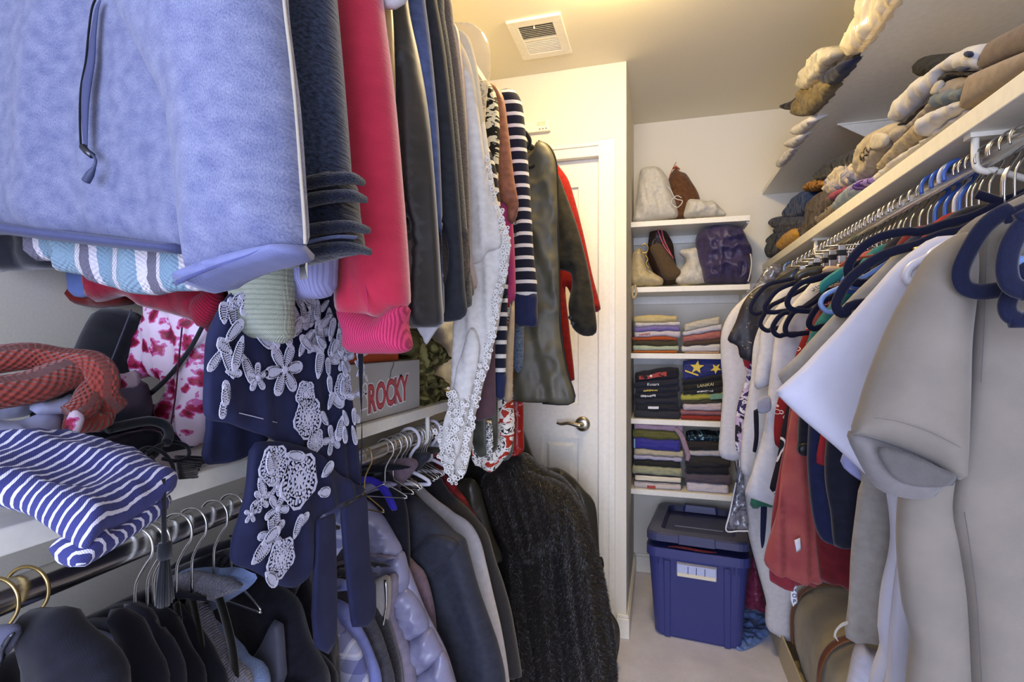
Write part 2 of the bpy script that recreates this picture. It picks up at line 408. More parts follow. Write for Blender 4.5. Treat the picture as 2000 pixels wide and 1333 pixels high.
# ================================================================ the room
XL, XR, YB, YD, XS, ZC, YN = -.95, .83, 2.93, 2.257, -.135, 2.44, -1.1
m_wall = paint('wall_paint', 'e2dccb', .75, .2, bmp=.03, sc=260)
m_ceil = paint('ceiling_paint', 'e8e0c8', .8, .2, bmp=.03, sc=260)
m_trim = paint('white_trim_paint', 'ebe6d6', .4, .4)
m_shelf = paint('white_shelf_laminate', 'e9e5d8', .38, .4)
m_chrome = metal('closet_rod_steel', 'dcdad4', .2)
m_wire = metal('hanger_wire', 'd4d2d0', .22)
m_brass = metal('brushed_nickel', 'b5ab94', .3)
def struct(name, geo, m, sm=False):
    t = Thing(name, kind='structure'); t.add(name, geo, m, sm=sm); return t.end()
def carpet(nt, b):
    v = uvsrc(nt, obj=True); n = noise(nt, v, 260, 4); n2 = noise(nt, v, 9, 3)
    nt.links.new(ramp(nt, n2, [(.3, lin('cccad4')), (.7, lin('dcdae4'))]), b.inputs['Base Color']); b.inputs['Roughness'].default_value = .95; bump(nt, b, n, .8, .006)
struct('floor', box(XL-.1, XR+.1, YN-.1, YB+.1, -.1, 0), mat('carpet', carpet))
struct('ceiling', box(XL-.1, XR+.1, YN-.1, YB+.1, ZC, ZC+.1), m_ceil)
struct('wall_left', box(XL-.1, XL, YN, YD, 0, ZC), m_wall)
struct('wall_right', box(XR, XR+.1, YN, YB, 0, ZC), m_wall)
struct('wall_back', box(XS-.1, XR+.1, YB, YB+.1, 0, ZC), m_wall)
# wall with the closed door: pieces around the opening
DX0, DX1, DH = -.865, -.243, 2.05
struct('wall_door', merge(box(XL-.1, DX0, YD, YD+.11, 0, ZC), box(DX0, DX1, YD, YD+.11, DH, ZC), box(DX1, XS, YD, YD+.11, 0, ZC)), m_wall)
struct('wall_corner', box(XS-.11, XS, YD+.11, YB, 0, ZC), m_wall)
struct('wall_near', merge(box(XL-.1, -.80, YN-.1, YN, 0, ZC), box(.72, XR+.1, YN-.1, YN, 0, ZC), box(-.80, .72, YN-.1, YN, 2.2, ZC)), m_wall)
# baseboards
def baseb(name, x0, x1, y0, y1):
    dx = .004 if x1-x0 > y1-y0 else 0
    struct(name, box(x0, x1, y0, y1, 0, .075, .004), m_trim)
struct('baseboard_corner', merge(box(XS, XS+.013, YD, YB, 0, .085, .003), box(XS, XS+.009, YD, YB, .085, .1, .003)), m_trim)
struct('baseboard_back', merge(box(XS+.013, XR, YB-.013, YB, 0, .085, .003), box(XS+.013, XR, YB-.009, YB, .085, .1, .003)), m_trim)
struct('baseboard_door', merge(box(-.175, XS+.013, YD-.013, YD, 0, .085, .003), box(-.175, XS+.009, YD-.009, YD, .085, .1, .003)), m_trim)
struct('baseboard_right', box(XR-.013, XR, YN, YB-.013, 0, .1, .004), m_trim)
# door
def door():
    t = Thing('door_1', 'closed white panelled door with a brushed nickel lever', kind='structure')
    y1 = YD+.055; y0 = YD+.02
    w_ = DX1-DX0-.006; xs = [DX0+.003, 0, 0, 0, 0, DX1-.003]
    st = .095; pw = (w_-3*st)/2
    cols = [(xs[0]+st, xs[0]+st+pw), (xs[0]+2*st+pw, xs[0]+2*st+2*pw)]
    rows = [(.22, .83), (.98, 1.62), (1.73, 1.93)]
    g = [box(xs[0], xs[5], y0+.012, y1, .01, DH-.004)]
    ed = [.01]+[e for r in rows for e in r]+[DH-.004]
    for k in range(0, len(ed), 2): g.append(box(xs[0], xs[5], y0, y0+.0125, ed[k], ed[k+1]))
    for z0, z1 in rows:
        for a, b in ((xs[0], cols[0][0]), (cols[0][1], cols[1][0]), (cols[1][1], xs[5])): g.append(box(a, b, y0, y0+.0125, z0, z1))
    t.add('door_slab', merge(*g), m_trim, sm=False)
    for z0, z1 in rows:
        for a, b in cols:
            V = []; 
            for i, y in ((0, y0+.012), (.022, y0+.011), (.036, y0+.002)): V += [(a+i, y, z0+i), (b-i, y, z0+i), (b-i, y, z1-i), (a+i, y, z1-i)]
            Fc = [(8, 9, 10, 11)]+[(q*4+k, q*4+(k+1) % 4, q*4+4+(k+1) % 4, q*4+4+k) for q in (0, 1) for k in range(4)]
            t.add('door_panel', (np.array(V), Fc, np.array(V)[:, :2]), m_trim, sm=False)
    c_ = np.array(PY(y0).w(*PY(y0).px(1138, 828)))
    r = t.add('rosette', lathe([(.033, 0), (.033, -.006), (.028, -.012), (.012, -.014)], c_, 32, 'y'), m_brass)
    t.add('lever', tube([c_+(0, -.01, 0), c_+(0, -.05, 0), c_+(-.02, -.055, .003), c_+(-.055, -.055, .009), c_+(-.085, -.052, .004), c_+(-.105, -.05, .008)], [.010, .010, .0095, .0075, .0065, .005], 12, sm=5), m_brass, r)
    t.add('latch_plate', box(DX1-.004, DX1-.001, y0-.001, y0+.02, 1.0+c_[2]-1.06, 1.12+c_[2]-1.06), m_brass, sm=False)
    t.end()
door()
def casing():
    t = Thing('trim_1', kind='structure')
    def leg(x0, x1, z0, z1, hor=False):
        g = []
        for a, b, d in ((0, 1, .010), (.0, .28, .017), (.72, .98, .014)):
            if hor: g.append(box(x0, x1, YD-d, YD, z0+(z1-z0)*(1-b), z1-(z1-z0)*a, .003))
            else: g.append(box(x0+(x1-x0)*a, x0+(x1-x0)*b, YD-d, YD, z0, z1, .003))
        return merge(*g)
    cw = .062
    t.add('casing_side', leg(DX1+cw-.004, DX1-.004, 0, DH+.004+cw), m_trim, sm=False)
    t.add('casing_side', leg(DX0-cw+.004, DX0+.004, 0, DH+.004+cw), m_trim, sm=False)
    t.add('casing_head', leg(DX0+.004, DX1-.004, DH-.004, DH+cw-.004, True), m_trim, sm=False)
    t.add('jamb', merge(box(DX1-.0025, DX1, YD, YD+.1, 0, DH), box(DX0, DX0+.0025, YD, YD+.1, 0, DH), box(DX0, DX1, YD, YD+.1, DH-.003, DH), box(DX0, DX1, YD+.06, YD+.1, 0, DH)), m_trim, sm=False)
    t.end()
casing()
# small wall unit above the door
def wall_unit():
    t = Thing('wall_control_unit', 'small white wall control box above the door', 'control box')
    p = PY(YD); a = p.px(1020, 237); b = p.px(1076, 258)
    x0, x1, z0, z1 = -.60, b[0], b[1], p.px(1072, 237)[1]
    t.add('case', box(x0, x1, YD-.022, YD, z0, z1, .003), m_trim, sm=False)
    t.add('screen', box(x1-.058, x1-.02, YD-.0235, YD-.0215, z0+.026, z1-.006), paint('unit_screen', 'd5cfae', .3), sm=False)
    for k in range(3): t.add('button', box(x1-.048+k*.014, x1-.042+k*.014, YD-.025, YD-.0215, z0+.008, z0+.013), paint('unit_button', '8c8672', .4), sm=False)
    t.end()
wall_unit()
# ceiling vent
def vent():
    t = Thing('ceiling_vent', 'white louvred vent grille set in the ceiling', 'vent')
    x0, x1, y0, y1 = -.548, -.342, 1.85, 2.115; z = ZC
    fw = .038
    g = merge(box(x0, x1, y0, y0+fw, z-.012, z, .003), box(x0, x1, y1-fw, y1, z-.012, z, .003), box(x0, x0+fw, y0+fw-.004, y1-fw+.004, z-.012, z, .003), box(x1-fw, x1, y0+fw-.004, y1-fw+.004, z-.012, z, .003), box(x0+fw-.004, x1-fw+.004, (y0+y1)/2-.006, (y0+y1)/2+.006, z-.011, z-.001))
    t.add('frame', g, m_trim, sm=False)
    t.add('duct_shade_plate', box(x0+fw-.006, x1-fw+.006, y0+fw-.006, y1-fw+.006, z-.0015, z-.0005), paint('duct_shade_paint', '2b2720', .9), sm=False)  # flat dark plate: the shade behind the louvres put in as colour
    for half, tl in ((0, -1), (1, 1)):
        ya = y0+fw if half == 0 else (y0+y1)/2+.006; yb = (y0+y1)/2-.006 if half == 0 else y1-fw
        for k in range(8):
            y = ya+(k+.5)*(yb-ya)/8; h = .0048; d = .0045*tl
            V = np.array([(x0+fw-.003, y-d-.0008, z-.002), (x1-fw+.003, y-d-.0008, z-.002), (x1-fw+.003, y+d-.0008, z-.011), (x0+fw-.003, y+d-.0008, z-.011), (x0+fw-.003, y-d+.0008, z-.002), (x1-fw+.003, y-d+.0008, z-.002), (x1-fw+.003, y+d+.0008, z-.011), (x0+fw-.003, y+d+.0008, z-.011)])
            t.add('louvre', (V, [(0, 1, 2, 3), (7, 6, 5, 4), (0, 4, 5, 1), (2, 6, 7, 3), (0, 3, 7, 4), (1, 5, 6, 2)], V[:, :2]), m_trim, sm=False)
    cx = (x0+x1)/2+.0; t.add('damper_lever', tube([(cx-.005, y0+.045, z-.008), (cx-.004, y0+.04, z-.02), (cx, y0+.03, z-.026)], .0028, 8, sm=3), m_trim)
    t.end()
vent()
# ceiling lamp just out of the top of the frame
def lamp():
    t = Thing('ceiling_lamp', 'frosted dome lamp mounted flush on the ceiling', 'ceiling lamp')
    c_ = (-.13, 1.56, ZC)
    t.add('base_ring', lathe([(.14, 0), (.14, -.022), (.128, -.026)], c_, 36), m_brass)
    def em(nt, b):
        b.inputs['Base Color'].default_value = (.9, .85, .7, 1); b.inputs['Emission Color'].default_value = (1, .74, .35, 1); b.inputs['Emission Strength'].default_value = 72.0
    t.add('shade', lathe([(.127, -.024), (.122, -.05), (.1, -.075), (.06, -.09), (.012, -.096)], c_, 36), mat('lamp_glass', em))
    t.end()
lamp()

# ---------------------------------------------------------------- shelves and rods
XF = -.55                                    # front edge of the shelves on the left wall
def shelf_left(name, label, z0, z1):
    t = Thing(name, label, 'shelf'); t.add('board', box(XL, XF, -.6, 2.10, z0, z1, .002), m_shelf, sm=False)
    t.add('wall_cleat', box(XL, XL+.018, -.6, 2.10, z0-.06, z0), m_shelf, sm=False)
    t.end()
shelf_left('wall_shelf', 'long white shelf at waist height along the left wall, cluttered with shoes and clothes', 1.068, 1.093)
shelf_left('wall_shelf', 'high white shelf above the upper row of hanging coats', 2.10, 2.122)
def rod(name, label, x, z, y0, y1, brk):
    t = Thing(name, label, 'closet rod')
    n = 20; V = []
    for y in (y0, y1):
        for k in range(n):
            a = 2*math.pi*k/n; V.append((x+.0115*math.cos(a), y, z+.0165*math.sin(a)))
    V = np.array(V); Fc = [(k, (k+1) % n, n+(k+1) % n, n+k) for k in range(n)]+[tuple(range(n)), tuple(range(n, 2*n))[::-1]]
    t.add('bar', (V, Fc, V[:, :2]), m_chrome)
    t.end()
    for k, (y, xw, zs) in enumerate(brk):     # shelf-and-rod bracket: wall leg, top leg, saddle brace
        sg = 1 if xw > x else -1; q = Thing('rod_bracket', 'white metal bracket carrying '+('the right rod, '+('beside the blue hangers' if k == 0 else 'among the tightly packed hooks') if sg > 0 else ('the lower left rod' if z < 1.5 else 'the upper left rod')), 'bracket')
        q.add('leg', merge(box(min(xw, xw-sg*.006), max(xw, xw-sg*.006), y-.012, y+.012, zs-.24, zs), box(min(xw, x-sg*.03), max(xw, x-sg*.03), y-.011, y+.011, zs-.008, zs)), m_trim, sm=False)
        q.add('brace', tube([(xw-sg*.006, y, zs-.23), (xw-sg*.12, y, zs-.14), (x+sg*.02, y, z-.026), (x, y, z-.024), (x-sg*.017, y, z-.012), (x-sg*.018, y, zs-.006)], .006, 8, sm=4), m_trim)
        q.end()
XRL, ZRL = -.60, 1.012; XRU, ZRU = -.60, 2.035; XRR, ZRR = .545, 1.572
rod('closet_rod', 'steel clothes rod under the waist-high shelf', XRL, ZRL, -.6, 2.1, [(1.25, XL, 1.068)])
rod('closet_rod', 'steel clothes rod of the upper row of coats', XRU, ZRU, -.6, 2.1, [(1.45, XL, 2.10)])
rod('closet_rod', 'steel clothes rod along the right wall packed with hanger hooks', XRR, ZRR, .0, 2.90, [(1.09, XR, 1.615), (2.05, XR, 1.615)])
def shelf_right(label, z0, z1, xf, y0=.0):
    t = Thing('wall_shelf', label, 'shelf'); t.add('board', box(xf, XR, y0, YB, z0, z1, .002), m_shelf, sm=False)
    t.end()
shelf_right('white shelf on the right wall piled with folded trousers, over the packed rod', 1.615, 1.648, .507)
shelf_right('topmost white shelf high on the right wall, seen from underneath', 2.008, 2.03, .507)
for y in (2.05,):
    V = np.array([(XR, y-.002, 2.008), (.593, y-.002, 2.008), (XR, y-.002, 1.86), (XR, y+.002, 2.008), (.593, y+.002, 2.008), (XR, y+.002, 1.86), (XR, y-.014, 2.008), (.593, y-.006, 2.008), (XR, y+.014, 2.008), (.593, y+.006, 2.008), (XR, y-.014, 2.003), (.593, y-.006, 2.003), (XR, y+.014, 2.003), (.593, y+.006, 2.003)])
    one('shelf_bracket', 'white tapered bracket under the topmost right shelf', 'bracket', (V, [(0, 1, 2), (5, 4, 3), (0, 3, 4, 1), (1, 4, 5, 2), (0, 2, 5, 3), (6, 8, 9, 7), (10, 11, 13, 12), (6, 7, 11, 10), (8, 12, 13, 9), (6, 10, 12, 8), (7, 9, 13, 11)], V[:, :2]), m_trim, sm=False)
# end shelves
ES = [(1.841, 'topmost small end shelf, holding white and brown cloth bags'), (1.520, 'small end shelf holding the purple drawstring bag'), (1.196, 'small end shelf of pale folded tops'), (.875, 'small end shelf of black and navy printed tee shirts'), (.530, 'lowest small end shelf, just above the blue plastic tub')]
EY = 2.63
for z, lb in ES:
    t = Thing('end_shelf', 'white '+lb, 'shelf'); t.add('board', box(XS, .405, EY, YB, z-.026, z, .002), m_shelf, sm=False)
    t.add('wall_cleat', box(XS, .405, YB-.02, YB, z-.066, z-.026), m_shelf, sm=False)
    t.add('side_bracket', merge(box(.392, .402, EY+.02, YB-.002, z-.034, z-.026), box(.394, .400, YB-.14, YB-.002, z-.15, z-.03)), m_trim, sm=False)
    t.end()
# ================================================================ upper row of clothes on the left
def drape(Y, px, zb=None, xl=-.84, zt=1.94, neck=.07, xr0=XRU, pl=None, bx=None, body_z=None, tw=.11):
    """outline of a garment on a hanger: hidden side and neck in metres, visible edge from pixels (top to bottom)"""
    pl = pl or PY(Y); V = [pl.px(*p) for p in px]
    sg = 1 if V[0][0] > xl else -1
    zb_ = V[-1][1] if zb is None else zb
    out = [(xl, zb_), (xl, zt-.13), (xr0-sg*neck, zt), (xr0+sg*neck, zt)]+V
    if body_z is not None and any(v[1] < body_z for v in V):                   # only the sleeve or tail hangs low: step back up to the hidden body
        xm = min(v[0]*sg for v in V if v[1] < body_z)*sg; xt = V[-1][0] if abs(V[-1][0]-xm) < .03 else xm
        if zb is not None: out.append((V[-1][0], zb)); xt = V[-1][0]-sg*tw; out.append((xt, zb))
        out += [(xt-sg*.006, body_z), (xl, body_z)]; out[0] = (xl, body_z+.05)
    elif zb is not None: out.append((V[-1][0] if bx is None else bx, zb))
    return out
def hung(name, label, cat, Y, px, m, th=.05, zb=None, xl=-.84, zt=1.94, xr0=XRU, fold=(.006, .07, .1, .2), crump=None, res=.014, R=None, seed=None, group=None, bx=None, extra=None, off=0.0, neck=.07, body_z=None, tw=.11):
    t = Thing(name, label, cat, group); pl = PY(Y); sd = Y*7.7+len(px) if seed is None else seed
    t.add('body', soft(pl, drape(Y, px, zb, xl, zt, neck, xr0, bx=bx, body_z=body_z, tw=tw), th, R or th*.6, res, fold, crump, sd, local=True, off=off), m)
    for e in (extra or []):
        nm, ol, mm, kw = e[:4]; k = dict(th=.012, R=.006, res=.01, seed=sd+1); k.update(kw); p = k.pop('pl', pl); par = k.pop('par', None)
        t.add(nm, soft(p, ol, **k), mm, par)
    return t.end() if not isinstance(extra, str) else t

m_fleece = fabric('heather_fleece', '8388a4', '6a7092', .95, 'heather', .2, vs=60, bs=.4)
m_fleece_trim = fabric('fleece_trim', '7c82ae', rough=.7, bs=.1)
m_fleece_hem = fabric('fleece_hem', '50567e', rough=.7, bs=.1)
m_navydark = fabric('navy_black_cloth', '10131f', '0a0c14', .8, bs=.15)
def fleece_jacket():
    t = Thing('fleece_jacket', 'blue-grey heather knit fleece jacket with a zipped pocket, hanging first on the upper rod', 'jacket')
    P = PY(.455); S = PY(.385)
    b = t.add('body', soft(P, [(-75, 446), (-80, 0), (-70, -420), (60, -600), (240, -600), (420, -300), (440, 100), (420, 380), (362, 482), (240, 470), (110, 455), (0, 442)], .05, .03, .011, (.010, .16, .15, .5), (.006, .11, .2), 3, off=.0), m_fleece)
    t.add('hem_band', soft(P, [(-75, 438), (0, 436), (110, 449), (240, 465), (350, 478), (364, 476), (362, 492), (352, 497), (240, 486), (110, 471), (0, 458), (-75, 460)], .056, .012, .008, None, None, 3, off=.003), m_fleece_hem)
    zp = pxp(P, [(256, 36), (249, 55), (243, 100), (238, 150), (230, 190), (227, 230), (227, 270), (229, 312)], .034)
    t.add('pocket_zip', tube(zp, [.0014, .003, .0042, .006, .0075, .006, .0045, .002], 8, flat=.35, ref=P.n, sm=4), fabric('zip_tape_blue', '4a5076', rough=.6))
    t.add('pocket_edge', tube([p+np.array([-.0045, -.002, 0]) for p in zp], .0011, 6, sm=4), m_navydark)
    zs = t.add('zip_slider', tube(pxp(P, [(228, 308), (236, 318), (246, 325)], .037), .0035, 8), metal('zip_gunmetal', '55565e', .35))
    t.add('zip_pull', tube(pxp(P, [(246, 322), (254, 333), (252, 346), (244, 360), (236, 373)], .038), [.0012, .0014, .0016, .004, .0042], 8, sm=4), paint('zip_pull_rubber', '3f4560', .5), zs)
    sl = t.add('sleeve', soft(S, [(230, -160), (255, 0), (300, 110), (338, 190), (356, 235), (368, 320), (378, 420), (396, 545), (406, 566), (430, 566), (520, 520), (590, 488), (601, 474), (594, 360), (582, 200), (562, 40), (545, -150), (480, -420), (360, -520), (250, -420)], .12, .075, .010, (.004, .2, .2, .3), (.004, .09, .16), 8, tb=.03), m_fleece)
    t.add('sleeve_seam', tube(pxp(S, [(552, -100), (562, 20), (574, 120), (584, 230), (592, 330), (599, 420), (602, 478)], .004), .0016, 6, sm=4), fabric('seam_beige', 'b9ae9c', kind='fleece'), sl)
    c = t.add('cuff', soft(S, [(396, 540), (450, 515), (525, 494), (585, 482), (600, 480), (597, 500), (575, 514), (500, 535), (450, 556), (424, 574), (404, 570)], .09, .012, .008, None, None, 4, tb=.03, off=.002), m_fleece_trim)
    t.add('cuff_opening', soft(S, [(420, 562), (450, 549), (500, 531), (560, 512), (583, 502), (560, 515), (500, 537), (450, 557), (428, 568)], .008, .004, .008, None, None, 5, off=.044), fabric('cuff_inside', '555a8c', rough=.9), c)
    t.end()
fleece_jacket()
m_boucle = fabric('navy_boucle', '353f58', '171d2e', .95, 'fleece', .35, vs=260, bs=.6)
m_boucle_d = fabric('navy_boucle_dark', '1d2338', '0c0f1b', .95, 'fleece', .35, vs=200, bs=.7)
def boucle():
    t = Thing('fleece_jacket', 'navy boucle fleece jacket with a zipped gathered cuff, beside the pink sweatshirt', 'jacket')
    P = PY(.53)
    t.add('body', soft(P, drape(.53, [(560, -250), (600, 100), (590, 330)], 1.40), .05, .03, .016, (.006, .1), None, 2, local=True), m_boucle)
    t.add('sleeve', soft(P, [(540, -420), (520, 0), (515, 300), (520, 515), (600, 505), (690, 470), (706, 440), (700, 330), (690, 200), (674, 20), (655, -180), (620, -380)], .09, .055, .010, None, (.004, .03, .05), 5, off=.025), m_boucle)
    for k, (y, x) in enumerate(((352, 708), (386, 713), (446, 719), (488, 722))):
        t.add('cuff_ruffle', tube([PY(q).w(*PY(q).px(*w_)) for q, w_ in ((.455, (540, y+22)), (.456, (600, y+6)), (.462, (645, y-2)), (.478, (685, y-4)), (.505, (x, y+4)))], [.006, .0075, .007, .0065, .004], 10, sm=6), m_boucle_d)
    t.add('cuff_gather', soft(P, [(520, 400), (600, 370), (690, 352), (708, 365), (714, 420), (722, 495), (690, 507), (620, 524), (560, 530), (515, 520)], .10, .04, .009, None, (.006, .02, .03), 8, off=.026), m_boucle_d)
    t.add('cuff_zip', tube([PY(q).w(*PY(q).px(*w_)) for q, w_ in ((.452, (585, 478)), (.453, (620, 468)), (.459, (660, 462)), (.475, (695, 464)))], .0035, 8, flat=.5, sm=6), fabric('zip_teeth_blue', '6d769c', '2a3048', .5, vs=600))
    z = t.add('zip_pull', soft(PY(.43), [(584, 500), (600, 498), (601, 544), (585, 546)], .003, .001, .01, None, None, 1, curve=False), metal('zip_silver', 'c9c7c4', .25), sm=False)
    t.add('zip_loop', tube(pxp(PY(.43), [(590, 505), (586, 492), (592, 482), (600, 490), (596, 504)]), .0012, 6, sm=4), metal('zip_silver', 'c9c7c4', .25), z)
    t.end()
boucle()
m_pink = fabric('pink_sweat', 'ba2c46', 'ae2640', .95, 'fleece', .6, vs=40, bs=.2)
m_pinkrib = stripes('pink_rib', [(0, 'c43a63'), (.55, '9c2247')], .0035, math.pi/2, bs=.3)
def pink():
    t = Thing('sweatshirt', 'raspberry pink sweatshirt with a ribbed cuff, between the navy boucle and black velvet sleeves', 'sweatshirt')
    P = PY(.65)
    t.add('body', soft(P, drape(.65, [(690, -150), (700, 100), (690, 350)], 1.42), .05, .03, .016, (.006, .1), None, 2, local=True), m_pink)
    t.add('sleeve', soft(P, [(660, -330), (640, 0), (640, 300), (655, 480), (662, 540), (668, 612), (720, 616), (745, 622), (770, 604), (795, 600), (795, 540), (780, 350), (764, 170), (743, 0), (728, -150), (700, -320)], .085, .05, .010, (.003, .1, .3, .4), (.002, .05, .16), 5), m_pink)
    t.add('cuff', soft(P, [(667, 602), (720, 612), (745, 618), (770, 600), (796, 598), (792, 630), (798, 684), (740, 691), (682, 686), (676, 650)], .075, .035, .008, None, (.004, .03, .05), 6), m_pinkrib)
    t.add('sleeve_seam', tube(pxp(P, [(700, 450), (725, 500), (745, 560), (752, 612)], .043), .001, 6, sm=4), m_pinkrib)
    t.end()
pink()
m_knit_stripe = stripes('teal_grey_stripe', [(0, '869fb0'), (.26, 'd6d0d4'), (.36, '6f6b7c'), (.60, 'cfc9d0'), (.66, '7f99ac'), (.9, 'd0cad0')], .105, math.pi/2, .95, .12, cell=.006, bs=.9)
hung('knit_sweater', 'chunky knit sweater with teal, grey and cream stripes, its hem below the blue-grey fleece', 'sweater', .50,
     [(330, -200), (390, 100), (398, 380), (394, 556), (350, 570), (290, 576), (230, 566), (160, 538), (126, 528), (124, 500)], m_knit_stripe, .035, None, -.80, fold=(.009, .06, -.12, .3), res=.011, seed=4)
hung('velvet_dress', 'navy black velvet garment ending beside the striped knit hem', 'dress', .53, [(150, -150), (160, 200), (135, 470), (129, 520), (60, 527), (0, 531)], fabric('black_velvet', '0b0d1e', rough=.7, kind='velvet', sheen=.4), .04, None, -.93, seed=3)
m_crim = fabric('crimson_knit', '8f0f2c', '6e0a20', .95, 'fleece', .4)
hung('knit_sweater', 'crimson red sweater with a sleeve poking below the striped knit', 'sweater', .60, [(420, -100), (440, 300), (455, 555), (462, 598), (436, 640), (395, 632), (330, 612), (282, 598), (244, 578)], m_crim, .06, None, -.84, fold=(.004, .1), seed=5,
     extra=[('cuff', [(412, 594), (430, 576), (460, 560), (464, 600), (437, 642), (420, 630)], stripes('crimson_rib', [(0, '9a1433'), (.5, '720a22')], .004, .8, bs=.5), dict(th=.03, off=.03, R=.012))])
hung('rust_cardigan', 'brick red cardigan hem against the white wall, beside the crimson sweater', 'cardigan', .66, [(330, -100), (300, 300), (262, 560), (254, 590), (215, 601), (170, 598), (126, 584), (124, 545)], fabric('brick_red', '7c1a12', '5c100c', .9), .06, None, -.93, seed=6)
hung('denim_shirt', 'pale blue shirt tail between the two red hems', 'shirt', .63, [(300, 0), (270, 400), (242, 562), (238, 578), (216, 582), (212, 566)], fabric('shirt_blue_pale', '6d82c0'), .02, None, -.93, seed=8)
m_sage = stripes('sage_knit', [(0, 'b3b8a4'), (.6, '9ca38f')], .006, .0, .95, .3, bs=.9)
def sage():
    t = Thing('knit_sweater', 'fuzzy sage green ribbed sweater sleeve hanging over the lace-print dress', 'sweater'); P = PY(.545)
    t.add('body', soft(P, drape(.545, [(470, -150), (500, 200), (490, 420)], 1.38), .04, .03, .018, (.006, .1), None, 2, local=True), m_sage)
    t.add('sleeve', soft(P, [(470, 0), (450, 300), (454, 540), (462, 590), (468, 655), (512, 662), (560, 668), (565, 600), (566, 520), (560, 300), (545, 0)], .07, .04, .009, None, (.004, .03, .03), 6), m_sage)
    t.end()
sage()
hung('knit_sweater', 'lavender grey sweater with a ribbed cuff under the navy boucle sleeve', 'sweater', .585, [(600, -100), (640, 250), (652, 480), (652, 530), (648, 578), (610, 584), (565, 578), (560, 520), (540, 400)], stripes('lavender_rib', [(0, '8f8fb4'), (.6, '7a7ba4')], .004, math.pi/2, bs=.3), .06, None, -.84, seed=7)
hung('slip_dress', 'golden beige satin slip beside the pink sweatshirt', 'dress', .715, [(752, -80), (766, 20), (770, 100), (772, 170), (770, 300)], fabric('gold_satin', 'b59a6c', rough=.35, kind='satin'), .03, 1.5)
hung('white_blouse', 'white blouse with a rounded hem at the very top between pink and black sleeves', 'blouse', .69, [(772, -120), (795, -40), (791, 4), (772, 19), (752, 18), (738, 8)], fabric('white_cotton', 'dcd8dc'), .025, None, -.80)
m_bvel = fabric('black_panne_velvet', '1c1712', '060506', .55, 'satin', .5, .5, vs=28, bs=.9)
hung('velvet_dress', 'crushed black velvet dress sleeve beside the pink sweatshirt', 'dress', .765, [(782, -160), (797, 0), (816, 110), (836, 250), (850, 420), (858, 560), (860, 632), (826, 640), (795, 636), (792, 600)], m_bvel, .06, None, body_z=1.46, fold=(.012, .05, .06, .3), crump=(.008, .03, .15), seed=9, res=.011)
hung('wool_coat', 'slate blue smooth coat with a straight sleeve beside the black velvet dress', 'coat', .805, [(812, -120), (829, 0), (843, 110), (856, 250), (863, 400), (866, 520), (866, 620), (845, 624)], fabric('slate_wool', '4a567c', '3c4668', .9, kind='fleece', sheen=.25, bs=.15), .05, None, body_z=1.46, fold=(.005, .08, .05, .3), seed=1)
hung('wool_coat', 'black suit coat with a plain sleeve, between the slate blue and the charcoal tweed coats', 'coat', .875, [(832, -100), (852, 0), (869, 100), (885, 250), (898, 420), (906, 560), (909, 616), (872, 629), (858, 626)], fabric('suit_black', '2b2d33', '202228', .8, bs=.12), .05, None, body_z=1.46, fold=(.005, .07, .05, .3), seed=2)
hung('wool_coat', 'charcoal tweed wool coat, ending just beside the white lace dress', 'coat', .935, [(852, -60), (868, 30), (882, 120), (897, 260), (909, 400), (918, 520), (922, 597), (904, 607)], fabric('charcoal_tweed', '5d594f', '3a3833', .95, vs=420, kind='fleece', bs=.5, sheen=.3), .045, None, body_z=1.46, fold=(.005, .07, .05, .3), seed=3)
hung('wool_coat', 'taupe wool coat peeking from behind the charcoal tweed', 'coat', .985, [(866, -20), (886, 52), (900, 150), (910, 260), (916, 400), (918, 520)], fabric('taupe_wool', '6b5f54', '4f463f', .95, vs=300, kind='fleece', sheen=.3), .04, 1.34, body_z=1.46, seed=4)
hung('satin_blouse', 'dusty pink satin blouse sleeve just before the white lace dress', 'blouse', 1.03, [(882, 40), (902, 110), (912, 230), (918, 380), (922, 500)], fabric('dusty_satin', 'b8a49c', rough=.45, kind='satin'), .03, 1.36, seed=5)
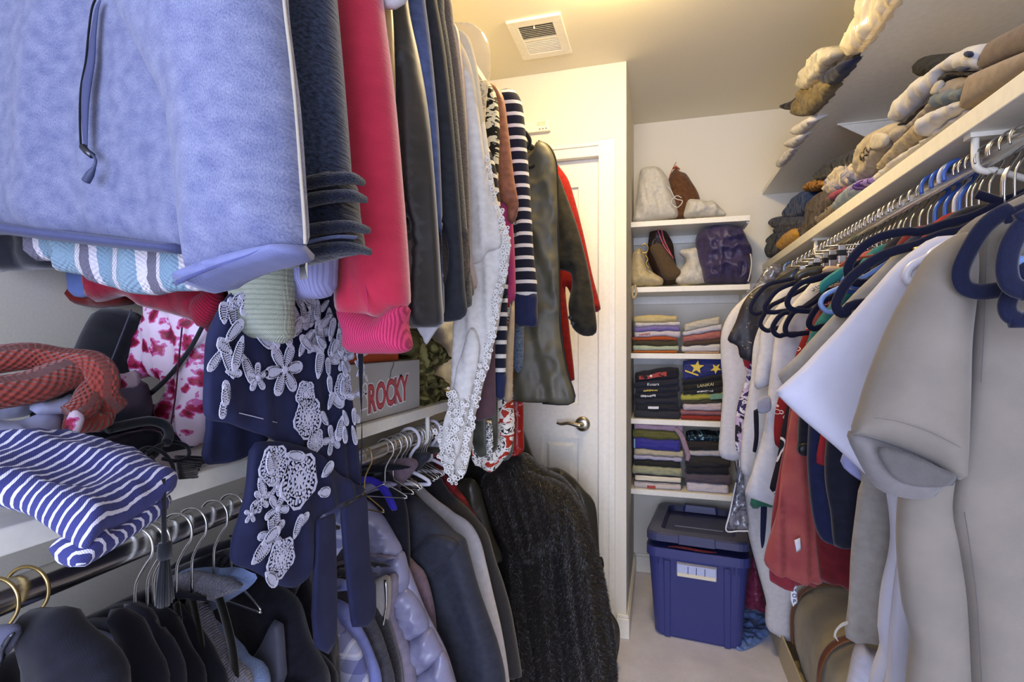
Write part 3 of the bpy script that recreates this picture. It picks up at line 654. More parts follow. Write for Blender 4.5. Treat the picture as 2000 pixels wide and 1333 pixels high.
# white lace dress and its film cover
m_wdress = fabric('white_dress', 'ded9d0', 'cfc9c0', .85, bs=.08, sheen=.1)
def lace_dress():
    t = Thing('lace_dress', 'long white layered dress with a scalloped lace edge reaching down past the shelf', 'dress'); P = PY(1.10)
    edge = [(958, 320), (972, 395), (996, 462), (998, 490), (990, 535), (978, 590), (972, 640), (962, 690), (944, 745), (934, 795), (922, 850), (914, 900), (906, 930)]
    t.add('body', soft(P, [P.px(*p) for p in [(900, 60), (928, 110), (945, 230)]+edge+[(888, 915), (872, 840), (878, 770), (888, 650), (880, 500)]]+[(-.78, 1.25), (-.82, 1.80), (-.67, 1.94), (-.53, 1.94)], .05, .03, .011, (.012, .045, .04, .25), None, 6, local=True), m_wdress)
    t.add('ruffle', soft(P, [(888, 80), (925, 130), (945, 240), (960, 340), (978, 420), (986, 484), (966, 494), (946, 515), (918, 520), (880, 512)], .05, .03, .011, (.012, .05, .05, .2), None, 9, off=.028), m_wdress)
    t.add('second_layer', soft(P, [(884, 800), (908, 700), (930, 640), (946, 680), (924, 800), (908, 880), (886, 905), (874, 850)], .03, .02, .01, (.008, .03), None, 4, off=.03), m_wdress)
    rng = random.Random(4); G = []
    def rings(path, n, r0, off, wid):
        pts = np.array(path, float); seg = np.hypot(*np.diff(pts, axis=0).T); L = np.concatenate([[0], np.cumsum(seg)])
        for k in range(n):
            u = np.interp(k/(n-1)*L[-1], L, pts[:, 0]); v = np.interp(k/(n-1)*L[-1], L, pts[:, 1])
            for q in range(4):
                fn = on(P, u+rng.uniform(-wid, wid*.45), v+rng.uniform(-wid, wid)*.9, off+rng.uniform(0, .012)); r = r0*rng.uniform(.55, 1.1)
                c = [(math.cos(a*math.pi/4), math.sin(a*math.pi/4)*rng.uniform(.9, 1.1)) for a in range(8)]
                G.append(ring_geo(fn, [(r*x, r*y) for x, y in c], [(r*.5*x, r*.5*y) for x, y in c], .002))
    rings(edge, 90, .0052, .018, 9); rings([(872, 838), (882, 872), (888, 905), (900, 930)], 22, .0052, .03, 9); rings([(930, 780), (912, 830), (890, 860), (880, 880)], 24, .005, .046, 8)
    rings([(905, 760), (908, 800), (905, 860), (898, 905)], 20, .005, .05, 12)
    t.add('lace_trim', merge(*G), fabric('lace_thread', 'ece7de', rough=.9), sm=False, kind='stuff')
    t.end()
    one('dry_cleaning_cover', 'clear creased plastic cover over the shoulders of the white lace dress', 'plastic cover', soft(PY(1.10), [(872, 60), (905, 48), (948, 66), (956, 120), (950, 190), (944, 260), (940, 360), (926, 440), (918, 524), (880, 530), (865, 400), (862, 200)], .08, .03, .011, (.012, .06, .1, .4), (.014, .03, .12), 3), film('clear_film', 'f6f2e6', .12))
lace_dress()
m_zebra = blotch('zebra_print', [(0, '17140f'), (.5, 'd8cfb0')], 1.0, .7, 1.2, stretch=(38, 60, 1), rot=.6)
hung('print_blouse', 'black and cream zebra print blouse beside the brown satin', 'blouse', 1.27, [(936, 158), (952, 158), (968, 182), (976, 240), (974, 330), (970, 410), (976, 448), (992, 470), (985, 500), (968, 480)], m_zebra, .04, 1.45, -.78, 1.955, seed=3)
hung('satin_blouse', 'copper brown satin blouse draped before the striped shirt', 'blouse', 1.34, [(955, 160), (982, 186), (992, 250), (1004, 350), (1014, 396), (1009, 420), (1000, 438), (992, 428), (990, 400), (968, 395)], fabric('copper_satin', '8d5a45', '74462f', .5, 'satin', sheen=.2), .035, 1.62, -.78, 1.955, fold=(.008, .04, .06, .3), seed=4)
m_bre = stripes('navy_white_breton', [(0, '1d1e2b'), (.70, 'd9d2c6')], .034, 0, .9, .0, cell=.002)
m_bre_navy = fabric('breton_navy', '232848', bs=.15)
hung('striped_shirt', 'navy and white striped long-sleeved top with a plain navy cuff', 'shirt', 1.44, [(982, 176), (1006, 178), (1020, 205), (1030, 300), (1037, 400), (1043, 500), (1047, 578), (1004, 580), (1003, 480), (996, 400), (990, 300)], m_bre, .045, 1.50, -.76, 1.935, fold=(.003, .1), seed=5, res=.012,
     extra=[('cuff', [(1004, 574), (1046, 572), (1049, 600), (1048, 636), (1026, 637), (1005, 635)], m_bre_navy, dict(th=.046, R=.02))])
hung('striped_dress', 'second navy and white striped sleeve hanging lower, beside the lace edge', 'shirt', 1.23, [(960, 300), (980, 420), (990, 500), (992, 600), (989, 700), (986, 735), (966, 735), (968, 660), (974, 560), (976, 460)], m_bre, .04, 1.35, -.76, 1.93, fold=(.003, .1), seed=6,
     extra=[('cuff', [(966, 728), (988, 728), (987, 760), (983, 780), (968, 778)], m_bre_navy, dict(th=.04, R=.016))])
hung('pink_blouse', 'bright pink blouse strip between the two striped sleeves', 'blouse', 1.36, [(985, 300), (1000, 420), (1005, 500), (1006, 585), (990, 592), (986, 520)], fabric('pink_blouse', 'b03a68', kind='satin', rough=.6), .03, 1.40, -.76, body_z=1.5)
hung('satin_dress', 'champagne satin dress strip below the pink blouse', 'dress', 1.38, [(990, 400), (1004, 580), (1005, 640), (1002, 720), (1000, 782), (985, 784), (986, 700)], fabric('champagne_satin', 'bda480', rough=.4, kind='satin'), .03, None, -.76, body_z=1.5)
hung('tunic', 'plum brown tunic hem behind the lace edge of the white dress', 'tunic', 1.19, [(950, 400), (968, 600), (966, 690), (966, 812), (950, 818), (926, 820)], fabric('plum_tunic', '5c4248', rough=.8), .03, None, -.76, body_z=1.5)
hung('denim_jacket', 'faded denim sleeve with scrunched cuff beside the dark garment bag', 'jacket', 1.50, [(1000, 300), (1020, 500), (1023, 640), (1021, 715), (1012, 730), (1004, 722), (1003, 640)], fabric('faded_denim', '6b7a8e', '3d4858', .9, vs=160, bs=.4), .04, 1.40, -.76, crump=(.008, .02, .02))
hung('satin_dress', 'grey green satin dress hem with a beaded strip above the fur coat', 'dress', 1.31, [(970, 600), (972, 800), (968, 880), (950, 890), (930, 892), (920, 850), (922, 816)], fabric('sage_satin', '5b5a4c', '34342e', .35, 'satin', vs=20), .04, None, -.76, body_z=1.5, fold=(.012, .05, .1, .4),
     extra=[('bead_strip', [(957, 818), (966, 818), (970, 850), (968, 895), (958, 893)], blotch('bead_print', [(0, '0d0d10'), (.5, 'e8e4da')], 260, .3, 1.5), dict(off=.03))])
hung('floral_skirt', 'red and white floral skirt hem touching the fur coat', 'skirt', 1.42, [(1000, 500), (1000, 780), (1004, 830), (998, 880), (982, 900), (960, 922), (930, 908), (924, 895)], blotch('red_floral', [(0, 'e7e0d2'), (.42, '1a1614'), (.46, 'e7e0d2'), (.56, 'a52f1c')], 38, .6, .8), .04, None, -.76, body_z=1.5, fold=(.01, .05, .1, .4))
hung('satin_dress', 'rumpled olive satin hem lying over the shoulder of the fur coat', 'dress', 1.50, [(1000, 500), (1000, 800), (1004, 860), (1000, 890), (985, 900), (972, 885)], fabric('olive_satin', '6a675b', '47453d', .35, 'satin', vs=14), .05, None, -.76, body_z=1.5, crump=(.012, .04, .05))
hung('white_slip', 'narrow white slip strap hanging by the red dress', 'slip', 1.46, [(985, 500), (996, 700), (994, 760), (993, 828), (978, 826), (980, 760)], m_wdress, .02, None, -.76, body_z=1.5)
m_bag = fabric('vinyl_garment_bag', '5a5542', '454134', .5, 'satin', 0, .4, vs=9, bs=.6)
def garment_bag():
    t = Thing('garment_bag', 'dark olive vinyl garment bag with black piping hanging before the door', 'garment bag'); P = PY(1.64)
    ol = [(1032, 300), (1052, 276), (1074, 288), (1087, 322), (1090, 400), (1092, 500), (1095, 630), (1107, 720), (1121, 784), (1060, 787), (985, 784)]
    L = [P.px(*p) for p in ol]
    t.add('body', soft(P, L+[(-.74, L[-1][1]), (-.76, 1.80), (-.62, 1.93)], .045, .02, .011, (.008, .10, .3, .3), (.007, .05, .07), 6, local=True), m_bag)
    t.add('piping', tube(pxp(P, ol[1:10], .004), .0035, 6, sm=4), paint('piping_black', '15140f', .5))
    t.end()
garment_bag()
hung('wool_coat', 'black wool coat sleeve with cuff buttons beside the dark garment bag', 'coat', 1.80, [(1060, 285), (1088, 335), (1106, 380), (1130, 450), (1150, 530), (1163, 610), (1164, 650), (1140, 656), (1118, 640), (1110, 600)], fabric('black_coat_wool', '2e2a20', '1a1812', .85, vs=40, kind='fleece', bs=.2), .07, None, -.82, 1.93, body_z=1.5, fold=(.006, .08, .1, .3), crump=(.006, .05, .1),
     extra=[('cuff_button', [(1113, 621), (1117, 616), (1122, 620), (1118, 627)], paint('black_button', '1c1b1e', .2, .6), dict(off=.045, th=.012)), ('cuff_button', [(1118, 633), (1122, 628), (1127, 632), (1123, 639)], paint('black_button', '1c1b1e', .2, .6), dict(off=.045, th=.012))])
hung('red_coat', 'scarlet coat hanging last against the white door', 'coat', 1.93, [(1066, 290), (1090, 322), (1112, 355), (1138, 450), (1158, 540), (1173, 604), (1158, 610), (1128, 600), (1105, 560), (1112, 640), (1122, 742), (1112, 746), (1090, 720)], fabric('scarlet_wool', '9c1d12', '7d150e', .85, kind='fleece', bs=.15), .05, None, -.84, 1.93, fold=(.006, .1), res=.016)
hung('sequin_dress', 'long red dress with worn silvery sequins below the garment bag', 'dress', 1.72, [(1000, 400), (1018, 700), (1022, 785), (1022, 840), (1020, 884), (985, 886)], blotch('red_sequin', [(0, '9c1c12'), (.62, 'c98a8a'), (.68, '8c1a12')], 60, .35, .5, .5), .05, None, -.76, body_z=1.5, fold=(.01, .04, 0, .5))
# velvet hangers and their hooks at the far end of the upper rod
m_velvet_black = fabric('black_velvet_flock', '16140f', rough=.9, kind='velvet', sheen=.5)
m_velvet_navy = fabric('navy_velvet_flock', '10142f', '0a0d22', .85, 'velvet', .2, vs=300)
def hook_path(c, r=.021, ang=0.0, drop=.085, side=1, n=14):
    """wire hook over a rod: c = rod centre, ang = turn about the vertical"""
    ca, sa = math.cos(ang)*side, math.sin(ang)*side; P = []
    for k in range(n+1):
        a = math.radians(200-235*k/n); P.append((r*math.cos(a), -.002+r*1.12*math.sin(a)))
    P += [(r*.55, -.024), (.003, -.040), (0, -.055), (0, -drop)]
    return [np.array([c[0]+ca*x, c[1]+sa*x, c[2]+z]) for x, z in P]
def hanger(label, y, rx, rz, style, group, ang=0.0, half=.205, hookr=.0016, body_m=None, hook_m=None, drop=.085, tilt=0.0, hang=None, ar=.0065):
    t = Thing('clothes_hanger', label, 'hanger', group); c = np.array([rx, y, rz]); ca, sa = math.cos(ang), math.sin(ang)
    def L(x, z): return np.array([rx+ca*x, y+sa*x, rz-drop+z+tilt*x])
    hp = hook_path(c, .021, ang if hang is None else hang, drop)
    if style == 'plastic':
        t.add('hook', tube(hook_path(c, .025, ang, drop), .0042, 8, sm=2), body_m)
        zk = min(1, half/.17)
        t.add('arms', tube([L(0, 0), L(half*.5, -.035*zk), L(half*.93, -.075*zk), L(half, -.095*zk), L(half*.95, -.11*zk), L(0, -.11*zk), L(-half*.95, -.11*zk), L(-half, -.095*zk), L(-half*.93, -.075*zk), L(-half*.5, -.035*zk), L(0, 0)], .0048, 8, sm=4), body_m)
    elif style == 'velvet':
        t.add('hook', tube(hp, hookr, 8, sm=2), hook_m or m_wire)
        for s in (1, -1):
            t.add('arm', tube([L(0, .004), L(s*half*.25, -.012), L(s*half*.55, -.035), L(s*half*.86, -.068), L(s*half*.98, -.10), L(s*half*.97, -.125), L(s*half*.86, -.138), L(s*half*.6, -.14), L(0, -.14)], ar, 8, flat=.42, ref=(ca*0-sa, ca, 0), sm=4), body_m)
    else:
        t.add('hook', tube(hp, hookr, 8, sm=2), hook_m or m_wire)
        zk = min(1, half/.17)
        t.add('wire_frame', tube([L(0, 0), L(half*.5, -.04*zk), L(half, -.085*zk), L(half*1.02, -.098*zk), L(half*.9, -.105*zk), L(-half*.9, -.105*zk), L(-half*1.02, -.098*zk), L(-half, -.085*zk), L(-half*.5, -.04*zk), L(0, 0)], hookr, 6, sm=3), hook_m or m_wire)
    return t.end()
for k, (y, lb) in enumerate(((1.52, 'black velvet hanger behind the striped long-sleeved top'), (1.58, 'black velvet hanger leaning on the dark garment bag'), (1.66, 'black velvet hanger inside the dark garment bag'), (1.86, 'black velvet hanger of the scarlet coat'))):
    hanger(lb, y, XRU, ZRU, 'velvet', 'black hangers on the upper rod', (-.15, .2, .05, -.1)[k], .24, body_m=m_velvet_black)
# ================================================================ things on and over the waist-high shelf
ZS = 1.094
P_sh = PT((-.535, 0, 1.105), (0, 1, 0), (-.90, 0, .43))
m_sstripe = stripes('navy_stripe_jersey', [(0, '3a3d74'), (.70, 'd4d3e4')], .0078, 0, .9, .5, cell=.002)
t = Thing('striped_shirt', 'navy shirt with thin white stripes, folded and drooping over the shelf edge', 'shirt')
t.add('top_fold', soft(P_sh, [(-160, 905), (0, 905), (70, 893), (150, 898), (220, 915), (275, 940), (310, 960), (331, 982), (318, 1000), (250, 1042), (190, 1078), (165, 1100), (150, 1108), (120, 1090), (70, 1062), (20, 1030), (-40, 1015), (-160, 1010)], .035, .02, .008, (.004, .08, .5, .6), (.008, .05, .05), 3, uvrot=.3, off=.022), m_sstripe)
t.add('under_fold', soft(P_sh, [(130, 1060), (190, 1060), (250, 1030), (328, 984), (322, 1006), (300, 1022), (230, 1070), (178, 1102), (162, 1114), (146, 1117), (128, 1104), (90, 1085)], .03, .014, .008, None, (.006, .04, .05), 4, uvrot=-.5, off=.006), m_sstripe)
t.end()
P_lay = PT((-.70, 0, 1.15), (0, 1, 0), (-.80, 0, .6))
m_paleblue = fabric('pale_blue_cotton', 'b4b8d8', 'a2a8cc', .85, bs=.12)
t = Thing('folded_shirt', 'pale blue buttoned shirt bundled on the striped shirt', 'shirt')
t.add('bundle', soft(P_lay, [(-120, 890), (0, 880), (40, 862), (80, 852), (105, 858), (103, 880), (76, 900), (60, 930), (30, 946), (0, 950), (-120, 960)], .05, .03, .009, (.006, .05, .5, .6), (.014, .05, .04), 3, off=.03), m_paleblue)
t.add('cuff', soft(P_lay, [(10, 880), (60, 868), (92, 852), (102, 856), (104, 882), (80, 888), (20, 893)], .016, .01, .007, None, (.004, .03, .03), 4, off=.062), m_paleblue)
t.end()
m_rust = fabric('rust_knit', 'a0453a', '8c3a32', .95, 'knit', .3, vs=120, cell=.0035, bs=.9)
def P3(u, v, off=0.0): return P_lay.w(*P_lay.px(u, v), off)
t = Thing('knit_scarf', 'rust red knitted scarf lying in loops on the shelf', 'scarf')
t.add('lower_loop', tube([P3(-120, 880, .07), P3(0, 862, .075), P3(60, 838, .078), P3(105, 822, .08), P3(125, 850, .078), P3(112, 885, .07), P3(84, 898, .065)], [.022, .022, .022, .02, .016, .015, .012], 12, flat=.55, ref=P_lay.n, sm=7), m_rust)
t.add('upper_loop', tube([P3(-120, 800, .06), P3(0, 788, .07), P3(60, 800, .076), P3(110, 822, .09), P3(135, 850, .09), P3(145, 870, .075), P3(184, 875, .06)], [.02, .021, .021, .02, .017, .017, .015], 12, flat=.5, ref=P_lay.n, sm=7), m_rust)
t.add('scarf_end', soft(P_lay, [(95, 870), (140, 872), (175, 866), (187, 870), (184, 892), (150, 898), (110, 905), (85, 902)], .04, .02, .009, None, (.006, .02, .03), 5, off=.05), m_rust)
t.end()
one('white_cloth', 'crumpled white cloth heaped behind the rust scarf', 'cloth', soft(PX(-.80), [(-150, 740), (0, 732), (50, 738), (82, 752), (88, 770), (80, 792), (60, 810), (-150, 830)], .10, .05, .012, (.008, .08, .6, .6), (.016, .08, .05), 4, tb=.06), m_paleblue)
# black boots and shoes
m_leather = paint('black_leather', '16181f', .42, .5, bmp=.15, sc=220)
m_suede = fabric('black_suede', '1a1b20', '101116', .9, 'velvet', .3, vs=60)
t = Thing('tall_boot', 'tall black suede boot leaning back against the wall', 'boot')
P = PL((-.84, .5), (.10, 1))
t.add('shaft', soft(P, [(90, 778), (125, 730), (150, 688), (172, 640), (198, 602), (240, 604), (272, 618), (268, 640), (250, 700), (238, 780), (150, 810)], .10, .05, .013, None, (.008, .1, .1), 3, tb=.05), m_suede)
t.add('seam', tube(pxp(P, [(213, 606), (195, 650), (170, 710), (140, 765)], .053), .0012, 6, sm=4), paint('seam_grey', '4a4c58', .6))
t.end()
P_shoe = PT((-.75, 0, 1.15), (0, 1, 0), (-.75, 0, .66))
t = Thing('flat_shoe', 'black flat shoe with a smooth grey sole turned up, under the floral blouse tie', 'shoe')
t.add('upper', soft(P_shoe, [(68, 790), (120, 772), (200, 775), (270, 780), (330, 796), (372, 830), (392, 870), (350, 880), (280, 880), (150, 870), (90, 830)], .05, .04, .012, None, None, 5, off=-.012), m_leather)
t.add('sole', soft(P_shoe, [(148, 850), (150, 815), (170, 790), (215, 778), (260, 782), (274, 810), (275, 842), (255, 858), (200, 866), (160, 862)], .036, .014, .01, None, None, 6, off=.028), paint('rubber_sole', '31343f', .45, .4))
t.end()
t = Thing('sandal', 'black sandal with curled ankle laces lying on the shelf', 'sandal')
P = PT((-.64, 0, 1.125), (0, 1, 0), (-.75, 0, .66))
t.add('footbed', soft(P, [(180, 885), (200, 862), (250, 850), (300, 848), (316, 865), (310, 890), (270, 905), (215, 905)], .036, .018, .01, None, (.004, .05, .05), 3), m_leather)
t.add('rim_strap', tube(pxp(P, [(192, 866), (230, 856), (275, 848), (304, 856), (312, 874), (306, 892)], .024), .006, 8, sm=5), m_suede)
for pth in ([(250, 910), (270, 897), (300, 905), (318, 925), (322, 945), (308, 950), (290, 935), (278, 915)], [(270, 908), (295, 892), (325, 885), (350, 893), (352, 912), (330, 922), (300, 918)], [(318, 935), (320, 980), (320, 1020), (321, 1060)]):
    t.add('lace', tube(pxp(P if pth[0][1] < 935 else PX(-.475), pth, .02 if pth[0][1] < 935 else 0), .0024, 8, sm=6), m_suede)
t.end()
def tassel(name, label, P, top, length, wid, n, seed):
    t = Thing(name, label, 'tassel'); rng = random.Random(seed); a = P.w(*P.px(*top)); L = length
    t.add('cap', tube([a, a-UP*L*.1, a-UP*L*.25], [wid*.45, wid*.5, wid*.55], 10), m_suede)
    for k in range(n):
        an = 2*math.pi*k/n; r = wid*rng.uniform(.3, .6); e = np.array([math.cos(an)*r, math.sin(an)*r, 0])
        t.add('strand', tube([a-UP*L*.22+e*.4, a-UP*L*.6+e*.9, a-UP*L*rng.uniform(.93, 1)+e*1.15], .0021, 5, flat=.5), m_suede)
    t.end()
tassel('leather_tassel', 'black leather tassel dangling before the wire hangers', PX(-.475), (322, 1060), .062, .013, 18, 3)
t = Thing('leather_fringe', 'black leather fringe spread flat near the shelf edge', 'fringe'); rng = random.Random(5)
for k in range(16):
    y0 = 890+k*1.6; pts = [floor_px(342+k*.6, y0+2+k*1.2, ZS+.006+.0006*k), floor_px(370+k, y0+2+k*.9+rng.uniform(-2, 2), ZS+.006), floor_px(408-k*2.2, y0+3+rng.uniform(-3, 3)+k*.9, ZS+.004)]
    t.add('strand', tube(pts, .0018, 5, sm=3), m_suede)
t.end()
# floral blouse
m_floral = blotch('magenta_floral', [(0, '6a0f2c'), (.26, '9c1f45'), (.38, 'c4619a'), (.46, 'd9c4d4')], 36, .45, 1.1, .3, vor=True, bmp=.1)
t = Thing('floral_blouse', 'white satin blouse with magenta orchid print, its tie trailing over the shoe', 'blouse')
P = PY(.63)
t.add('body', soft(P, [(330, 300), (292, 560), (282, 620), (262, 680), (248, 725), (252, 745), (300, 735), (335, 760), (302, 805), (330, 835), (352, 858), (396, 866), (410, 780), (420, 690), (428, 620), (430, 300)], .045, .03, .011, (.008, .06, .1, .4), (.008, .05, .06), 5), m_floral)
t.add('placket', tube(pxp(P, [(392, 640), (386, 700), (378, 780), (366, 850)], .032), .0012, 6, sm=4), fabric('placket_dark', '5a2038'))
P2 = PT((-.62, 0, 1.17), (0, 1, 0), (-.6, 0, .8))
t.add('tie', soft(P2, [(130, 852), (128, 820), (155, 775), (200, 742), (262, 725), (276, 748), (220, 764), (185, 790), (160, 830), (148, 858)], .014, .008, .009, (.006, .05, .5, .8), None, 6), m_floral)
t.end()
one('thin_belt', 'thin black belt slung across the floral blouse', 'belt', tube([PY(.60).w(*PY(.60).px(u, v)) for u, v in ((398, 632), (372, 680), (330, 735), (285, 775), (230, 805), (150, 826))], .0042, 8, flat=.4, ref=(0, 1, 0), sm=6), m_suede)
# dark navy dress with white cut-out lace print
m_chif = fabric('navy_chiffon', '272b4c', '1f2240', .8, bs=.06, sheen=.05, vs=20, contrast=.08)
m_laceprint = fabric('white_lace_print', 'd6d6ea', rough=.85, bs=.1)
def lace_print_dress():
    t = Thing('chiffon_dress', 'navy chiffon dress with white cut-out flower print and two long ties, hanging over the shelf', 'dress')
    P = PX(-.495)
    back = t.add('back_panel', soft(PX(-.53), [(398, 905), (402, 840), (408, 700), (430, 600), (480, 560), (520, 700), (530, 840), (500, 882), (470, 898)], .012, .008, .012, (.004, .05), None, 3), m_chif)
    up = t.add('upper_tier', soft(P, [(410, 650), (430, 600), (470, 560), (560, 540), (655, 540), (662, 600), (674, 700), (686, 800), (696, 900), (698, 956), (660, 945), (625, 918), (600, 880), (560, 870), (500, 846), (440, 826), (403, 812), (404, 720)], .016, .01, .010, (.005, .05, .1, .3), None, 4), m_chif)
    lo = t.add('lower_tier', soft(P, [(482, 864), (540, 862), (600, 880), (650, 925), (698, 956), (650, 985), (608, 1012), (592, 1060), (585, 1120), (566, 1146), (520, 1138), (470, 1110), (440, 1092), (452, 1010), (466, 930), (474, 880)], .016, .01, .010, (.006, .06, .2, .4), None, 5, off=.012), m_chif)
    for nm, ol in (('tie', [(594, 1012), (632, 1000), (633, 1080), (634, 1200), (631, 1258), (618, 1274), (594, 1262), (588, 1200), (590, 1090)]), ('tie', [(644, 992), (695, 962), (698, 1040), (702, 1100), (713, 1140), (713, 1200), (698, 1221), (668, 1222), (660, 1150), (650, 1060)])):
        t.add(nm, soft(P, ol, .008, .004, .011, (.002, .09, .2, .5), None, 6, off=.02, curve=False), m_chif)
    rng = random.Random(11); K = P.p[0]
    def pet(fn, ang, L, W, holes=True, t0=.0012):
        G = []; n = 14; ca, sa = math.cos(ang), math.sin(ang)
        def sh(k, s):
            a = 2*math.pi*k/n; x = L*(.5-.5*math.cos(a)*s)+.0; y = W*.5*s*math.sin(a)*(.72+.28*(-math.cos(a))); return x, y
        T = lambda p: (p[0]*ca-p[1]*sa, p[0]*sa+p[1]*ca)
        G.append(ring_geo(fn, [T(sh(k, 1)) for k in range(n)], [T(sh(k, .68)) for k in range(n)], t0))
        if holes:
            m = max(3, int(L/.0042)); bw = L*.66/m*.26
            for j in range(m):
                x = L*.2+L*.62*(j+.5)/m; h = W*.5*math.sqrt(max(.02, 1-((x-L*.5)/(L*.42))**2))*.72
                G.append(flat_geo(fn, [[T((x-bw, -h)), T((x+bw, -h)), T((x+bw*1.2, h)), T((x-bw*1.2, h))]], t0))
        return G
    def flower(pl, u, v, r, n=5, rot=0, off=.012, wide=.62):
        fn = on(pl, u, v, off); G = []
        for k in range(n): G += pet(lambda x, y, z=0: fn(x, y, z), rot+2*math.pi*k/n, r, r*wide)
        c = [(math.cos(a*math.pi/4)*r*.14, math.sin(a*math.pi/4)*r*.14) for a in range(8)]; G.append(flat_geo(fn, [c], .002)); return merge(*G)
    def rose(pl, u, v, r, off=.013, seed=0):
        fn = on(pl, u, v, off); G = []; q = random.Random(seed)
        for ring, (a, b) in enumerate(((.0, .2), (.34, .44), (.58, .68), (.9, 1.0))):
            n = 20; wob = [1+.10*math.sin(5*2*math.pi*k/n+ring*1.3) for k in range(n)]
            o = [(r*b*wob[k]*math.cos(2*math.pi*k/n), r*b*wob[k]*math.sin(2*math.pi*k/n)) for k in range(n)]
            i = [(r*a*wob[k]*math.cos(2*math.pi*k/n), r*a*wob[k]*math.sin(2*math.pi*k/n)) for k in range(n)]
            G.append(ring_geo(fn, o, i) if a else flat_geo(fn, [o]))
        for a, b, m in ((.44, .58, 18), (.68, .9, 26), (.2, .34, 9)):
            for k in range(m):
                an = 2*math.pi*(k+.5)/m; w = math.pi/m*.48; w2 = 1+.06*math.sin(5*an)
                G.append(flat_geo(fn, [[(r*x*w2*math.cos(an+s), r*x*w2*math.sin(an+s)) for x, s in ((a, -w), (b, -w), (b, w), (a, w))]]))
        return merge(*G)
    sc = lambda px_: px_*.495/.66/F*1.0          # pixels to metres on the dress, roughly
    FL = [(486, 737, 26, 5, .3), (539, 722, 50, 6, .1), (634, 858, 33, 5, .6), (508, 990, 31, 5, .9), (476, 972, 22, 6, .2), (507, 947, 20, 5, 0), (497, 1040, 34, 5, .4), (660, 700, 34, 5, .2), (455, 1000, 16, 5, .1)]
    for u, v, r, n, rot in FL:
        lowr = v > 900; par = lo if lowr else up; t.add('lace_flower', flower(P, u, v, sc(r), n, rot, .026 if lowr else .013), m_laceprint, par, sm=False)
    for k, (u, v, r) in enumerate(((585, 815, 40), (580, 770, 27), (552, 935, 50), (500, 905, 34), (600, 860, 24), (515, 1085, 34), (640, 685, 26), (655, 755, 30), (528, 640, 26))):
        lowr = v > 880; t.add('lace_rose', rose(P, u, v, sc(r), .027 if lowr else .014, k), m_laceprint, lo if lowr else up, sm=False)
    LV = [(448, 655, 60, -1.9, 24), (455, 690, 60, -1.1, 26), (470, 640, 60, -.6, 30), (432, 740, 70, 1.9, 26), (424, 790, 40, 1.7, 20), (427, 690, 34, 2.6, 22), (590, 640, 62, 1.2, 40), (585, 690, 60, .8, 36), (600, 650, 50, .1, 26), (628, 600, 60, -1.5, 38), (640, 640, 60, -1.4, 34), (572, 590, 40, -1.3, 24), (590, 605, 44, -2, 26), (628, 770, 60, -.5, 34), (650, 810, 56, -1.9, 36), (670, 830, 50, -1.2, 22), (600, 740, 60, 1.4, 34), (610, 690, 70, 1.8, 36), (520, 680, 60, 1.9, 36), (545, 660, 50, .9, 30),
          (470, 1060, 46, .3, 30), (455, 1098, 50, .5, 36), (480, 1112, 44, -.9, 26), (540, 1050, 46, 1.0, 26), (548, 1030, 40, .5, 22), (520, 885, 56, -.3, 26), (484, 880, 40, -1.4, 24), (470, 930, 36, -1.2, 22), (596, 930, 44, .5, 30), (588, 960, 40, -.2, 28)]
    for u in range(420, 690, 25):
        for v in range(585, 690, 26):
            if not (430 < u < 570 and v > 650): LV.append((u+rng.uniform(-8, 8), v+rng.uniform(-8, 8), rng.uniform(34, 54), rng.uniform(-2.6, 2.6), rng.uniform(18, 28)))
    LV += [(u, v, 40, rng.uniform(-2.5, 2.5), 22) for u in (625, 650, 675) for v in (705, 735, 770, 800, 830)]+[(414, v, 34, rng.uniform(-1.8, 1.8), 18) for v in (700, 725, 750, 775)]
    for u, v, L, a, W in LV:
        lowr = v > 862; fn = on(P, u, v, (.025 if lowr else .0125)+rng.uniform(0, .008)); t.add('lace_leaf', merge(*pet(fn, a, sc(L), sc(W))), m_laceprint, lo if lowr else up, sm=False)
    t.add('hem_stitch', tube(pxp(P, [(440, 803), (480, 812), (530, 825)], .009), .0006, 5, sm=3), m_laceprint, up)
    t.end()
lace_print_dress()
hung('black_dress', 'plain black dress falling straight between the lace-print dress and the shoe box', 'dress', .745, [(655, 300), (688, 500), (697, 620), (702, 760), (706, 850), (702, 965)], m_navydark, .03, None, -.62, body_z=1.5, seed=3, fold=(.004, .05))
